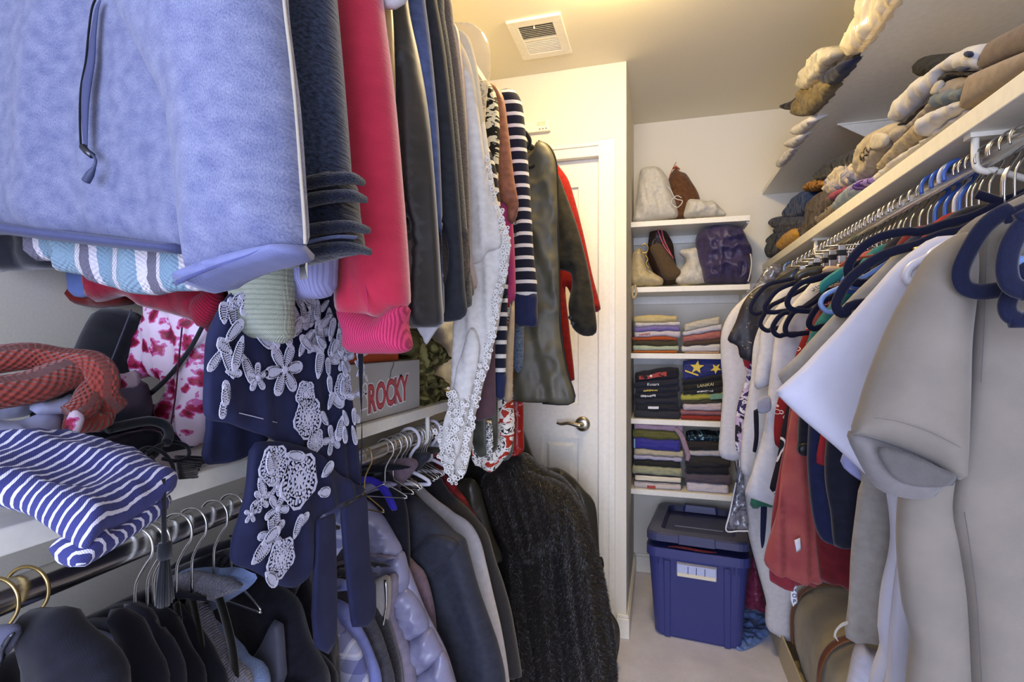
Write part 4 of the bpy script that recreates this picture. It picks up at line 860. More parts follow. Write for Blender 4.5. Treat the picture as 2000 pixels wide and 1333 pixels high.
# shoe box
m_card = blotch('grey_card', [(0, 'a9a6a4'), (.5, 'b3b0ac')], 3, .7, 1, bmp=.1, det=5)
def shoe_box():
    t = Thing('shoe_box', 'grey cardboard boot box with red lettering on the shelf', 'box')
    x1 = -.565; A = PX(x1); y0 = .87; y1 = A.px(820, 760)[0]; h = A.px(820, 702)[1]-1.0945; z1 = 1.0945+h
    t.add('body', box(-.92, x1, y0, y1, 1.0945, z1, .002), m_card, sm=False)
    t.add('crease', tube(pxp(A, [(766, 702), (768, 712), (763, 724), (762, 732), (760, 742)], .0012), .0008, 6, sm=3), paint('crease_dark', '5d5a55', .8))
    an = 0.0; cy = A.px(762, 770); sz = .062
    for nm, m_, off, bold, th in (('lettering_outline', paint('white_ink', 'e6e2e4', .6), .0006, .0048, .0004), ('lettering_edge', paint('dark_red_ink', '7c3a3c', .6), .0012, .0024, .0003), ('lettering', paint('red_ink', 'c0555a', .6), .0017, .0008, .0003)):
        f0 = on(A, 759, 770, off)
        t.add(nm, text_geo('ROCKY', sz, lambda x, y, z: f0(x*.82, y*1.25+x*.05, z), th, 0, bold), m_, sm=False)
    fn = on(A, 712, 765, .0008); s = .001
    t.add('ram_emblem', merge(flat_geo(fn, [[(-.018, .06), (-.008, .034), (-.003, .044), (.002, .03), (.006, .036), (.012, .018), (.006, .02), (.0, .026), (-.003, .034), (-.008, .026), (-.014, .04)], [(-.016, -.034), (.045, -.028), (.045, -.031), (-.016, -.038)], [(.006, -.004), (.012, -.026), (-.004, .0), (-.01, -.012), (-.012, -.006), (-.004, .006)]], .0004),
        ring_geo(fn, [(.0+.010*math.cos(a*math.pi/6), .006+.013*math.sin(a*math.pi/6)) for a in range(12)], [(.0+.0065*math.cos(a*math.pi/6), .006+.009*math.sin(a*math.pi/6)) for a in range(12)], .0004)), paint('white_ink', 'e6e2e4', .6), sm=False)
    t.end()
    lid = Thing('box_lid', 'orange red box lid lying on the grey boot box', 'box lid')
    za = z1+.0005; yb = A.px(788, 690)[0]
    lid.add('top', box(-.90, x1-.012, y0+.01, yb, za, za+.02, .002), paint('orange_card', 'b5502c', .6), sm=False)
    f1 = on(PX(x1-.0115), 716, 690, 0.0)
    lid.add('white_patch', flat_geo(f1, [[(-.03, .008), (.012, .008), (.004, -.002), (-.008, -.006), (-.03, -.004)]], .0006), paint('white_ink', 'e6e2e4', .6), sm=False)
    lid.end()
shoe_box()
m_camo = blotch('camouflage', [(0, '2f2c18'), (.36, '5e5934'), (.48, '8a8452'), (.60, '45462a'), (.70, 'a8a06c')], 17, .8, 1.0, .2, 2, .4)
P = PX(-.60)
for k, (ol, lb, sd) in enumerate((
    ([(800, 800), (804, 770), (830, 756), (862, 762), (880, 780), (882, 792), (850, 800), (815, 806)], 'camouflage trousers folded at the bottom of the pile beside the boot box', 1),
    ([(800, 760), (804, 735), (830, 728), (856, 738), (866, 756), (840, 764), (812, 766)], 'camouflage jacket in the middle of the pile beside the boot box', 2),
    ([(786, 690), (790, 655), (815, 645), (850, 672), (868, 702), (850, 716), (830, 714), (838, 732), (805, 738), (800, 705)], 'camouflage shirt with ribbed folds heaped on top of the pile', 3))):
    one('camouflage_clothes', lb, 'clothes', soft(P, ol, .05, .025, .008, (.006, .03, .5, .7), (.016, .03, .025), sd, tb=.26), m_camo, group='camouflage clothes beside the boot box')
one('white_bag', 'white crinkled plastic bag stuffed behind the camouflage pile', 'bag', soft(PX(-.68), [(845, 640), (890, 620), (905, 700), (905, 790), (880, 786), (858, 745), (862, 700), (850, 670)], .06, .03, .012, (.008, .03), (.01, .03, .06), 4, tb=.16), fabric('white_plastic', 'c9c9d2', rough=.4, kind='satin'))
one('white_blouse', 'white blouse corner pointing down over the camouflage pile', 'blouse', soft(PY(.985), [(816, 560), (866, 560), (872, 622), (856, 640), (832, 673), (826, 660), (814, 634)], .02, .01, .01, (.003, .04), None, 4), fabric('white_cotton', 'dcd8dc'))
# ================================================================ lower row of clothes on the left
LO = dict(xr0=XRL, zt=.925, xl=-.86, zb=.22, neck=.06)
def low(name, label, cat, Y, px, m, **k):
    q = dict(LO); q.update(k); return hung(name, label, cat, Y, px, m, **q)
m_blk = fabric('black_jersey', '1b1b26', '12121b', .85, bs=.15)
m_blk2 = fabric('black_fleece', '1d1d27', '14141c', .95, 'fleece', .3, vs=90)
low('zip_jacket', 'black jacket with a long zipper, nearest its gold wire hanger', 'jacket', .335, [(40, 1205), (78, 1192), (128, 1190), (150, 1215), (190, 1260), (230, 1333)], m_blk, th=.045, xl=-.84, fold=(.01, .07, .1, .3),
    extra=[('zipper', [(72, 1262), (78, 1235), (95, 1205), (108, 1198), (104, 1208), (90, 1230), (82, 1262)], metal('zip_gunmetal', '55565e', .35), dict(off=.03, th=.006, R=.003)), ('grey_lining', [(20, 1205), (70, 1192), (100, 1200), (76, 1250), (60, 1262), (40, 1230)], fabric('grey_lining', '5a5b70'), dict(off=.024))])
for k, (Y, ol, h, lb) in enumerate((
    (.415, [(215, 1190), (262, 1210), (300, 1270), (320, 1333)], '1a1a27', 'black top on the first of the steel hooked hangers'),
    (.455, [(240, 1180), (285, 1192), (330, 1250), (356, 1333)], '20202e', 'charcoal top between the black velvet hangers'),
    (.495, [(285, 1180), (320, 1190), (360, 1250), (395, 1333)], '15151f', 'jet black top beside the grey tweed knit'),
    (.535, [(310, 1165), (345, 1180), (395, 1250), (440, 1333)], '191a26', 'black ribbed top behind the grey tweed knit'))):
    low('dark_top', lb, 'top', Y, ol, fabric('dark_top_%d' % k, h, rough=.9, bs=.2), th=.035, xl=-.82, group='dark tops on velvet hangers', fold=(.006, .06, .1, .4))
low('blue_grey_top', 'slate grey knit top showing between the black ones', 'top', .435, [(225, 1210), (268, 1250), (290, 1290), (305, 1333)], fabric('slate_knit', '646a86', '4d5370', .9, vs=300), th=.02, xl=-.8)
m_twd = fabric('grey_tweed_knit', 'a5a3b0', '6b6a7c', .95, 'knit', .2, vs=700, cell=.002, bs=.8)
low('knit_cardigan', 'silver grey tweed knit cardigan in front of the light denim shirt', 'cardigan', .575, [(345, 1190), (368, 1168), (392, 1185), (418, 1235), (452, 1285), (485, 1333)], m_twd, th=.05, xl=-.66, fold=(.007, .06, .3, .4))
low('denim_shirt', 'light blue denim shirt beside the grey tweed cardigan', 'shirt', .605, [(338, 1128), (362, 1119), (385, 1142), (402, 1180), (430, 1232), (465, 1268), (500, 1300), (520, 1333)], fabric('light_denim', '8fa3cf', '7f93c0', .9, vs=200, bs=.3), th=.045, xl=-.68, crump=(.006, .03, .04), fold=(.008, .05, .3, .5))
low('fleece_coat', 'black fleece coat speckled with lint, with a satin lapel', 'coat', .69, [(408, 1090), (455, 1085), (520, 1130), (560, 1160), (580, 1190), (600, 1260), (640, 1333)], m_blk2, th=.06, xl=-.86, fold=(.006, .1, .2, .4),
    extra=[('satin_lapel', [(524, 1266), (548, 1230), (572, 1184), (584, 1190), (590, 1260), (590, 1300), (560, 1300), (530, 1278)], fabric('satin_grey', '4c4d5a', rough=.4, kind='satin'), dict(off=.04, th=.02, R=.008)), ('lint_flap', [(518, 1272), (560, 1300), (596, 1304), (624, 1312), (632, 1400), (520, 1400)], m_blk2, dict(off=.045, th=.016))])
low('black_trousers', 'black trousers hanging in shadow behind the lace-print ties', 'trousers', .76, [(450, 1045), (520, 1070), (580, 1110), (620, 1200), (650, 1333)], m_blk, th=.05, xl=-.9)
low('ribbed_top', 'olive grey ribbed top behind the navy ties', 'top', .80, [(470, 1050), (560, 1060), (625, 1095), (648, 1180), (660, 1333)], stripes('olive_rib', [(0, '5d5b5c'), (.5, '474647')], .004, math.pi/2), th=.05, xl=-.86)
low('fur_trim_coat', 'black coat with a furry collar low behind the navy ties', 'coat', .73, [(540, 1240), (600, 1262), (630, 1290), (655, 1333)], m_blk2, th=.05, xl=-.8)
low('plaid_shirt', 'blue and white plaid shirt beside the navy ties', 'shirt', .86, [(600, 1170), (640, 1195), (672, 1232), (700, 1275), (716, 1333)], plaid('blue_plaid', 'b9bddc', '4a4e8e', 'e0e0ee', .05, .35), th=.045, xl=-.84, fold=(.006, .05, .3, .5))
low('blue_shirt', 'sky blue cotton shirt between the plaid shirt and grey knits', 'shirt', .905, [(620, 1160), (672, 1180), (705, 1230), (728, 1285), (742, 1333)], fabric('sky_shirt', '96a0e0', '8590d6', .8), zt=.775, neck=.05, th=.045, xl=-.84, fold=(.005, .05, .3, .5))
low('knit_cardigan', 'dark grey ribbed cardigan beside the sky blue shirt', 'cardigan', .955, [(650, 1130), (700, 1170), (732, 1220), (756, 1280), (770, 1333)], fabric('dk_grey_knit', '5b5a60', '474650', .95, 'knit', .2, cell=.002, bs=.5), zt=.775, neck=.05, th=.05, xl=-.84)
low('fur_trim_coat', 'dark coat with bristly trim beside the grey ribbed cardigan', 'coat', 1.0, [(660, 1110), (712, 1150), (748, 1200), (770, 1260), (786, 1333)], fabric('bristle', '3d3b40', '201f24', .95, 'fleece', .4, vs=300), zt=.775, neck=.05, th=.05, xl=-.84)
low('beige_jacket', 'mushroom beige soft jacket with a zipped stand collar', 'jacket', 1.04, [(690, 1090), (735, 1130), (772, 1120), (776, 1160), (770, 1200), (795, 1260), (812, 1333)], fabric('mushroom', '8a8190', '7a7282', .6, 'satin'), zt=.775, neck=.05, th=.05, xl=-.84,
    extra=[('collar', [(730, 1140), (752, 1118), (774, 1114), (776, 1160), (768, 1205), (750, 1190), (735, 1170)], fabric('mushroom_collar', 'a09890', rough=.5, kind='satin'), dict(off=.03, th=.03, R=.015)), ('zipper', [(771, 1114), (777, 1115), (778, 1160), (770, 1208), (766, 1206), (773, 1160)], metal('zip_silver', 'c9c7c4', .25), dict(off=.048, th=.006, R=.003))])
# quilted puffer
m_puff = fabric('silver_puffer', '8d8ba4', '7c7a96', .32, 'satin', .05, .5, vs=30, bs=.5)
t = Thing('puffer_jacket', 'shiny silver lilac quilted puffer jacket', 'jacket'); P = PY(1.085)
t.add('lining_body', soft(P, [P.px(*p) for p in [(700, 975), (750, 1010), (790, 1090), (830, 1190), (870, 1270), (890, 1333)]]+[(-.36, .25), (-.84, .25), (-.84, .8), (-.66, .925), (-.58, .925)], .03, .02, .016, None, None, 3, local=True), m_puff)
Q = [[(690, 965), (720, 972), (750, 1000), (775, 1040), (790, 1075), (760, 1090), (725, 1085), (690, 1090)], [(690, 1085), (730, 1080), (765, 1085), (792, 1072), (804, 1120), (800, 1148), (780, 1155), (740, 1130), (690, 1110)],
     [(770, 1150), (800, 1142), (828, 1180), (842, 1222), (815, 1240), (790, 1245), (778, 1200)], [(782, 1245), (815, 1238), (843, 1220), (860, 1248), (868, 1268), (840, 1300), (795, 1320), (790, 1280)], [(795, 1318), (840, 1298), (869, 1266), (886, 1310), (892, 1335), (860, 1360), (810, 1370)], [(810, 1368), (860, 1358), (893, 1333), (905, 1400), (880, 1430), (815, 1440)]]
for k, q in enumerate(Q): t.add('quilt_panel', soft(P, q, .06, .03, .009, None, (.010, .03, .02), k+2, off=.012, tb=.015), m_puff)
t.end()
low('mauve_top', 'dusty mauve top between the puffer and the dark jacket', 'top', 1.14, [(740, 1010), (790, 1080), (826, 1118), (846, 1180), (853, 1250), (856, 1333)], fabric('mauve', '7e6a74', '6c5a66', .8), zt=.962, neck=.045, th=.04, xl=-.84)
low('slate_jacket', 'smooth dark slate jacket with a folded shoulder seam', 'jacket', 1.21, [(718, 1000), (745, 976), (800, 968), (850, 1005), (890, 1040), (907, 1052), (917, 1085), (936, 1154), (960, 1225), (972, 1261), (987, 1333)], fabric('dark_slate', '32343e', '292b35', .6, 'satin', .1, bs=.15), zt=.962, neck=.045, th=.07, xl=-.84, fold=(.006, .12, .2, .5), crump=(.005, .08, .1), res=.012,
    extra=[('shoulder_flap', [(745, 1055), (800, 1075), (850, 1035), (895, 1045), (905, 1058), (870, 1100), (820, 1130), (780, 1125), (750, 1100)], fabric('dark_slate', '32343e'), dict(off=.032, th=.03, R=.02))])
low('scoop_neck_shirt', 'black top with a cobalt blue neckline on a twisted wire hanger', 'shirt', 1.10, [(672, 930), (712, 908), (750, 918), (780, 955), (795, 1000), (800, 1080)], m_blk, zt=.962, neck=.045, th=.04, xl=-.84,
    extra=[('blue_neckline', [(700, 930), (735, 926), (765, 945), (786, 990), (776, 992), (755, 955), (732, 938), (700, 942)], fabric('cobalt_trim', '3a30c0', rough=.5), dict(off=.024, th=.014))])
low('olive_jacket', 'black brown jacket with a smooth lapel beside the white shirt', 'jacket', 1.30, [(742, 912), (770, 920), (800, 950), (830, 985), (870, 1020), (900, 1060), (930, 1140), (960, 1240)], fabric('olive_black', '37342a', '2a2820', .6, 'satin'), zt=.962, neck=.045, th=.05, xl=-.82)
low('white_shirt', 'crisp white shirt with its collar showing between dark jackets', 'shirt', 1.40, [(775, 905), (800, 930), (835, 962), (880, 998), (914, 1020), (936, 1056), (949, 1105), (962, 1160), (980, 1240), (994, 1333)], fabric('crisp_white', 'e8e8f2', rough=.8), zt=.962, neck=.045, th=.05, xl=-.82, fold=(.005, .08, .2, .4),
    extra=[('collar', [(772, 920), (786, 908), (800, 936), (798, 946), (780, 940)], fabric('crisp_white', 'e8e8f2'), dict(off=.03, th=.014))])
low('brick_shirt', 'brick red top glimpsed beside the white shirt collar', 'shirt', 1.45, [(790, 925), (810, 935), (822, 960), (840, 975), (850, 990)], fabric('brick_top', '9a4a48'), zt=.962, neck=.045, th=.03, xl=-.80)
low('wool_coat', 'charcoal flecked wool coat running down beside the white shirt', 'coat', 1.55, [(806, 900), (826, 888), (844, 908), (861, 935), (886, 972), (912, 992), (946, 1034), (966, 1090), (985, 1146), (999, 1200), (1018, 1325)], fabric('charcoal_fleck', '3e3f44', '2a2b30', .95, 'fleece', .3, vs=500, bs=.5), zt=.962, neck=.045, th=.07, xl=-.84, fold=(.008, .08, .1, .4))
low('plaid_shirt', 'red and black buffalo plaid shirt shoulder', 'shirt', 1.62, [(836, 880), (858, 882), (873, 905), (880, 932), (900, 962), (918, 988), (930, 1015), (935, 1100)], plaid('buffalo_plaid', '8e2028', '33141a', '7e1c24', .06, .5), zt=.962, neck=.045, th=.05, xl=-.82)
low('print_scarf', 'red scarf with white leaf outlines behind the lace hem', 'scarf', 1.70, [(845, 850), (870, 860), (890, 900), (890, 940)], blotch('red_leaf', [(0, '6d1a14'), (.42, 'ddd6dc'), (.5, '6d1a14'), (.6, 'c8c0c8')], 12, .8, 1.5), zt=.962, neck=.045, th=.03, xl=-.7, zb=.7)
low('leather_jacket', 'olive black leather jacket with a zipped cuff before the fur coat', 'jacket', 1.67, [(880, 935), (925, 935), (945, 985), (962, 1040), (978, 1085), (980, 1098), (968, 1104), (975, 1180), (1000, 1333)], paint('olive_leather', '35332a', .35, .5, bmp=.2, sc=120), zt=.962, neck=.045, th=.06, xl=-.82, fold=(.01, .06, .1, .4))
# fur coat
m_fur = fabric('dark_fur_base', '191611', '0b0a08', .75, 'fleece', .5, vs=60)
def fur_coat():
    t = Thing('fur_coat', 'glossy dark brown fur coat flaring out before the door', 'coat'); P = PY(1.84); S = PY(1.79)
    body = soft(P, [P.px(*p) for p in [(985, 892), (1022, 884), (1060, 912), (1095, 930), (1125, 962), (1145, 1010), (1158, 1080), (1172, 1180), (1182, 1333)]]+[(-.20, .03), (-.78, .03), (-.78, .70), (-.66, .86)], .12, .06, .014, (.02, .11, .06, .2), None, 4, local=True)
    slv = soft(S, [(1050, 935), (1100, 945), (1140, 1000), (1160, 1060), (1178, 1120), (1192, 1200), (1203, 1300), (1200, 1340), (1160, 1345), (1130, 1330), (1110, 1200), (1085, 1080), (1060, 1000)], .11, .06, .012, (.012, .07, .1, .3), None, 6)
    col = soft(S, [(985, 890), (1015, 880), (1030, 890), (1032, 912), (1075, 935), (1105, 985), (1110, 1030), (1095, 1060), (1068, 1070), (1040, 1090), (1000, 1060), (965, 1000), (945, 950), (950, 925)], .09, .05, .012, (.006, .05, .3), None, 7, off=.03)
    def pile(geo, n, L, seed, dirn):
        V, Fc, U = geo; tri = np.array([f[:3] for f in Fc]); rng = np.random.RandomState(seed)
        A, B, C = V[tri[:, 0]], V[tri[:, 1]], V[tri[:, 2]]; nr = np.cross(B-A, C-A); ar = np.linalg.norm(nr, axis=1); nr = nr/(ar[:, None]+1e-12)
        fr = nr[:, 1] < .25; w_ = ar*fr; k = rng.choice(len(tri), n, p=w_/w_.sum()); a = rng.rand(n, 1); b = rng.rand(n, 1); f = (a+b > 1); a = np.where(f, 1-a, a); b = np.where(f, 1-b, b)
        p = A[k]+a*(B[k]-A[k])+b*(C[k]-A[k]); d = nr[k]*.45+np.array(dirn)+rng.normal(0, .28, (n, 3)); d /= np.linalg.norm(d, axis=1, keepdims=True)
        s = np.cross(d, nr[k]); s /= np.linalg.norm(s, axis=1, keepdims=True)+1e-9; l = L*rng.uniform(.6, 1.2, (n, 1)); w0 = .0008
        V2 = np.concatenate([p-s*w0, p+s*w0, p+d*l]); i = np.arange(n); return V2, [tuple(x) for x in np.stack([i, i+n, i+2*n], 1)], V2[:, :2]
    mh = fabric('fur_hair', '2a221a', '0f0d0a', .42, 'satin', .1, .5, vs=10, bs=0)
    for nm, g, n, L, sd in (('body', body, 60000, .010, 1), ('sleeve', slv, 34000, .010, 2), ('collar', col, 26000, .013, 3)):
        i = t.add(nm, g, m_fur); t.add('fur_pile', pile(g, n, L, sd, (.1, 0, -.6)), mh, i, sm=False, kind='stuff')
    t.end()
fur_coat()
low('leather_jacket', 'black satin lined jacket with a drawstring toggle, last before the door', 'jacket', 2.02, [(1050, 905), (1100, 918), (1140, 955), (1162, 985), (1168, 1040), (1172, 1100), (1180, 1180), (1186, 1250), (1192, 1333)], paint('satin_black', '38362f', .35, .5, bmp=.15, sc=90), zt=.962, neck=.045, th=.07, xl=-.82, fold=(.012, .08, .1, .4),
    extra=[('toggle', [(1170, 1082), (1178, 1080), (1182, 1098), (1176, 1105), (1168, 1096)], paint('piping_black', '15140f', .5), dict(off=.04, th=.02))])
# hangers of the lower rod
m_gold = metal('gold_wire', 'b9a06a', .3)
def rod_y(u): return PX(XRL).px(u, 1000)[0]
for k, (u, st, lb) in enumerate(((-10, 'w', 'gold wire hanger beside the black zipped jacket'), (52, 'w', 'gold wire hanger of the black zipped jacket'), (264, 'v', 'black velvet hanger of the first dark top'), (288, 'v', 'black velvet hanger of the charcoal top'), (300, 'v', 'black velvet hanger of the jet black top'), (345, 'v', 'black velvet hanger of the black ribbed top'), (375, 'v', 'black velvet hanger holding the light denim shirt'), (418, 'v', 'black velvet hanger of the black fleece coat'), (452, 'w', 'dark wire hanger half hidden by the lace-print dress'))):
    gold = k < 2
    hanger(lb, rod_y(u), XRL, ZRL, 'wire' if st == 'w' else 'velvet', 'hangers at the near end of the lower rod', (-.5, -.5, -.62, -.6, -.58, -.55, -.5, -.35, -.2)[k], .17 if k < 5 else .06, .0018, body_m=m_velvet_black, hook_m=m_gold if gold else m_wire, drop=.10, hang=.35-.03*k, ar=.0095)
for k, (u, st, lb) in enumerate(((712, 'w', 'gold wire hanger of the top with the cobalt neckline'), (752, 'w', 'wire hanger of the black brown jacket'), (768, 'w', 'wire hanger of the white shirt'), (780, 'w', 'wire hanger beside the white shirt'), (788, 'w', 'wire hanger of the brick red top'), (800, 'p', 'thick white plastic hanger of the charcoal flecked coat'), (812, 'w', 'wire hanger between the two white plastic hangers'), (817, 'w', 'wire hanger between the two white plastic hangers'), (822, 'w', 'wire hanger between the two white plastic hangers'), (827, 'w', 'wire hanger between the two white plastic hangers'), (832, 'w', 'wire hanger between the two white plastic hangers'), (843, 'p', 'thick white plastic hanger of the red plaid shirt'), (975, 'p', 'dark hanger hooked above the fur coat'))):
    hanger(lb, rod_y(u), XRL, ZRL, 'plastic' if st == 'p' else 'wire', 'hangers at the far end of the lower rod', (-.2, .1, 0, .1, -.1, .15, 0, .05, -.05, .1, 0, .1, 0)[k], .05, .0017, body_m=paint('white_hanger_plastic', 'd4d2dc', .3, .5) if u != 975 else paint('piping_black', '15140f', .5), hook_m=m_gold if k == 0 else m_wire, drop=.08)
# ================================================================ clothes along the right wall
RI = dict(xr0=XRR, zt=1.475, xl=.77, neck=.06)
def rt(name, label, cat, Y, px, m, **k):
    q = dict(RI); q.update(k); return hung(name, label, cat, Y, px, m, **q)
m_taupe = fabric('taupe_linen', '837a6e', '7b7368', .8, bs=.12, cell=.0014, vs=25, contrast=.06)
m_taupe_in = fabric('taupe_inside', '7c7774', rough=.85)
m_whsilk = fabric('white_crepe', 'd6d5e2', 'cfcedd', .7, bs=.05, vs=20, contrast=.04)
t = Thing('taupe_shirt', 'taupe short-sleeved linen shirt, first on the right rod', 'shirt'); P = PY(.66); S = PY(.62)
t.add('body', soft(P, drape(.66, [(1905, 425), (1860, 470), (1800, 600), (1770, 800), (1756, 960), (1750, 1060), (1760, 1180), (1775, 1240), (1766, 1333)], .72, .80, 1.46, .06, XRR, P), .05, .03, .013, (.010, .18, .1, .2), None, 3, local=True), m_taupe)
t.add('front_panel', soft(P, [(1882, 470), (1876, 600), (1862, 800), (1836, 975), (1848, 1050), (1862, 1150), (1870, 1333), (1870, 1400), (2060, 1400), (2080, 900), (2080, 500), (2000, 430), (1930, 420)], .03, .02, .014, (.008, .16, .05, .3), None, 4, off=.03), m_taupe)
s = t.add('sleeve', soft(S, [(1890, 452), (1850, 468), (1810, 500), (1775, 560), (1735, 640), (1700, 730), (1678, 800), (1662, 848), (1690, 852), (1750, 872), (1820, 902), (1875, 938), (1882, 900), (1884, 800), (1890, 680), (1905, 570), (1905, 490)], .075, .045, .010, (.005, .10, .25, .4), None, 5), m_taupe)
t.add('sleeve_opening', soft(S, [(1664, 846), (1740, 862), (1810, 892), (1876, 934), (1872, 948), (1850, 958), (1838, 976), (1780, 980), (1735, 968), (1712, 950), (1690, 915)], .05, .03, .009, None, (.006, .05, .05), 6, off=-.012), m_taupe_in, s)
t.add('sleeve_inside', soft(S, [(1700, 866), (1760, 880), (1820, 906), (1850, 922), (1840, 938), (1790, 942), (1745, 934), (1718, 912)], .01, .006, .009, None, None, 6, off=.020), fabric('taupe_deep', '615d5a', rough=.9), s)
t.add('hem_stitch', tube(pxp(S, [(1678, 806), (1720, 812), (1780, 832), (1835, 860)], .0385), .0004, 5, sm=5), fabric('taupe_thread', '6a6662'), s)
t.add('armhole_seam', tube(pxp(P, [(1878, 478), (1874, 560), (1872, 640), (1866, 740)], .046), .0005, 5, sm=4), fabric('taupe_thread', '6a6662'))
t.add('side_seam', tube(pxp(P, [(1838, 975), (1850, 1050), (1862, 1150), (1872, 1333)], .0445), .0005, 5, sm=4), fabric('taupe_thread', '6a6662'))
t.end()
rt('white_blouse', 'white crepe blouse with a wide pointed sleeve, beside the taupe shirt', 'blouse', .87, [(1830, 462), (1790, 484), (1755, 512), (1700, 570), (1640, 640), (1570, 712), (1516, 764), (1516, 768), (1560, 812), (1630, 872), (1688, 925), (1694, 925), (1712, 905), (1730, 960), (1736, 1050), (1722, 1150), (1716, 1230), (1720, 1262), (1700, 1333)], m_whsilk, th=.035, zb=.62, zt=1.40, fold=(.008, .12, .3, .35), seed=3, res=.012,
   extra=[('under_layer', [(1738, 1060), (1765, 1000), (1775, 1240), (1770, 1333), (1770, 1400), (1690, 1400), (1715, 1300), (1722, 1200)], m_whsilk, dict(off=.03, th=.02, fold=(.006, .05))), ('sleeve_crease', [(1585, 765), (1640, 800), (1690, 860), (1692, 864), (1640, 806), (1584, 768)], m_whsilk, dict(off=.017, th=.003))])
rt('taupe_tunic', 'taupe tunic with a frayed hem hanging behind the white blouse', 'tunic', .97, [(1770, 482), (1715, 528), (1640, 602), (1560, 690), (1519, 732), (1525, 745), (1560, 790), (1620, 855), (1682, 925), (1676, 960), (1665, 1060), (1658, 1160), (1648, 1225), (1650, 1242), (1668, 1254), (1692, 1258), (1740, 1262)], fabric('taupe_tunic', 'a59f96', '98928a', .85, bs=.12), th=.03, zt=1.41, fold=(.006, .07, .15, .3), seed=5)
t = Thing('frayed_thread', 'loose frayed threads at the hem of the taupe tunic', 'thread'); P = PY(.96)
for k in range(5): t.add('thread', tube(pxp(P, [(1652, 1208+k), (1640-k, 1212+2*k), (1628, 1225+k*2), (1625+k*2, 1238+k*2)], .01), .0008, 5, sm=4), fabric('thread_cream', 'cfc8b8'))
t.end()
m_nv = fabric('navy_trouser', '1b2247', '151b3a', .8, bs=.1); m_bk = fabric('black_ponte', '1e2030', '171826', .85, bs=.1)
rt('black_skirt', 'straight black skirt between navy trousers and the taupe tunic', 'skirt', 1.08, [(1680, 640), (1625, 800), (1612, 880), (1612, 940), (1622, 1000), (1631, 1068), (1660, 1071), (1700, 1071)], m_bk, th=.04, seed=2, xl=.72)
rt('navy_trousers', 'navy trousers with rounded hem behind the straight black skirt', 'trousers', 1.17, [(1650, 620), (1590, 760), (1577, 870), (1580, 950), (1590, 1020), (1605, 1055), (1630, 1065), (1690, 1065)], m_nv, th=.04, seed=3, xl=.72)
rt('floral_shirt', 'deep red shirt with small white flowers under the white sleeve', 'shirt', 1.13, [(1670, 700), (1612, 820), (1598, 870), (1593, 903), (1618, 912), (1634, 916), (1648, 890), (1690, 900)], blotch('red_white_flower', [(0, 'e0d4d4'), (.13, '8c2028')], 28, .7, .3, vor=True), th=.03, seed=4, body_z=1.15, xl=.72)
rt('lilac_blouse', 'pale lilac blouse edge peeking below the white sleeve', 'blouse', 1.02, [(1700, 760), (1660, 860), (1640, 900), (1660, 925), (1690, 945), (1700, 955)], fabric('pale_lilac', 'a9aede'), th=.02, zt=1.28, body_z=1.1, xl=.72)
rt('maroon_skirt', 'long maroon skirt below the black and navy hems', 'skirt', 1.26, [(1640, 760), (1600, 900), (1592, 1040), (1598, 1100), (1606, 1138), (1640, 1142), (1665, 1162), (1700, 1180)], fabric('maroon_crepe', '701820', '5e131b', .8), th=.04, xl=.72)
rt('black_shorts', 'black shorts with a satin waistband and white tag', 'shorts', 1.33, [(1620, 700), (1570, 780), (1560, 810), (1558, 866), (1559, 886), (1590, 889), (1660, 890)], m_bk, th=.035, xl=.72,
   extra=[('satin_band', [(1558, 864), (1592, 866), (1594, 887), (1559, 886)], fabric('black_satin', '16171c', rough=.3, kind='satin'), dict(off=.018, th=.01)), ('white_tag', [(1574, 838), (1584, 837), (1585, 856), (1575, 861)], paint('white_print', 'dcdce0', .7), dict(off=.026, th=.004))])
rt('teal_blouse', 'teal green blouse with a wide neckline on a navy hanger', 'blouse', 1.40, [(1650, 560), (1600, 620), (1575, 670), (1562, 720), (1560, 800), (1572, 830), (1590, 842), (1650, 850)], fabric('teal_blouse', '1f6a70', '195a62', .7, 'satin'), th=.035, xl=.72,
   extra=[('collar', [(1596, 555), (1620, 535), (1646, 522), (1640, 545), (1615, 560), (1598, 575)], fabric('teal_collar', '2f8a86', rough=.5), dict(off=.02, th=.012))])
m_chr = fabric('rust_chiffon', 'b25a52', 'a04848', .75, bs=.05, vs=16)
t = Thing('chiffon_blouse', 'sheer brick red chiffon blouse with a drooping rounded hem', 'blouse'); P = PY(1.47)
t.add('under_layer', soft(P, [(1560, 700), (1540, 820), (1515, 960), (1502, 1080), (1502, 1130), (1520, 1146), (1545, 1152), (1575, 1140), (1600, 1146), (1602, 1080), (1600, 900), (1610, 700)], .03, .02, .012, (.014, .05, .05, .3), None, 3), fabric('rust_chiffon_deep', '93323c', rough=.8))
t.add('over_layer', soft(P, [(1590, 600), (1556, 760), (1540, 800), (1527, 890), (1508, 1000), (1488, 1086), (1500, 1105), (1530, 1120), (1565, 1130), (1598, 1128), (1596, 1000), (1590, 860), (1585, 760), (1640, 700)], .03, .02, .012, (.016, .055, .05, .3), None, 5, off=.03), m_chr)
t.add('care_label', soft(P, [(1539, 1037), (1550, 1032), (1552, 1055), (1543, 1060)], .002, .001, .01, None, None, 1, off=.065, curve=False), paint('white_print', 'dcdce0', .7))
t.add('hidden_body', soft(P, drape(1.47, [(1640, 560), (1600, 640), (1590, 760)], 1.0, .74, 1.475, .06, XRR, P), .03, .02, .018, None, None, 6, local=True), m_chr)
t.end()
rt('heart_print_dress', 'dark red dress with a white heart print', 'dress', 1.60, [(1575, 640), (1545, 720), (1520, 780), (1512, 830), (1514, 868), (1530, 880), (1570, 900)], blotch('red_hearts', [(0, '7c1c20'), (.22, 'd8c0c0'), (.30, '7c1c20')], 42, .8, .2, vor=True), th=.035, xl=.72)
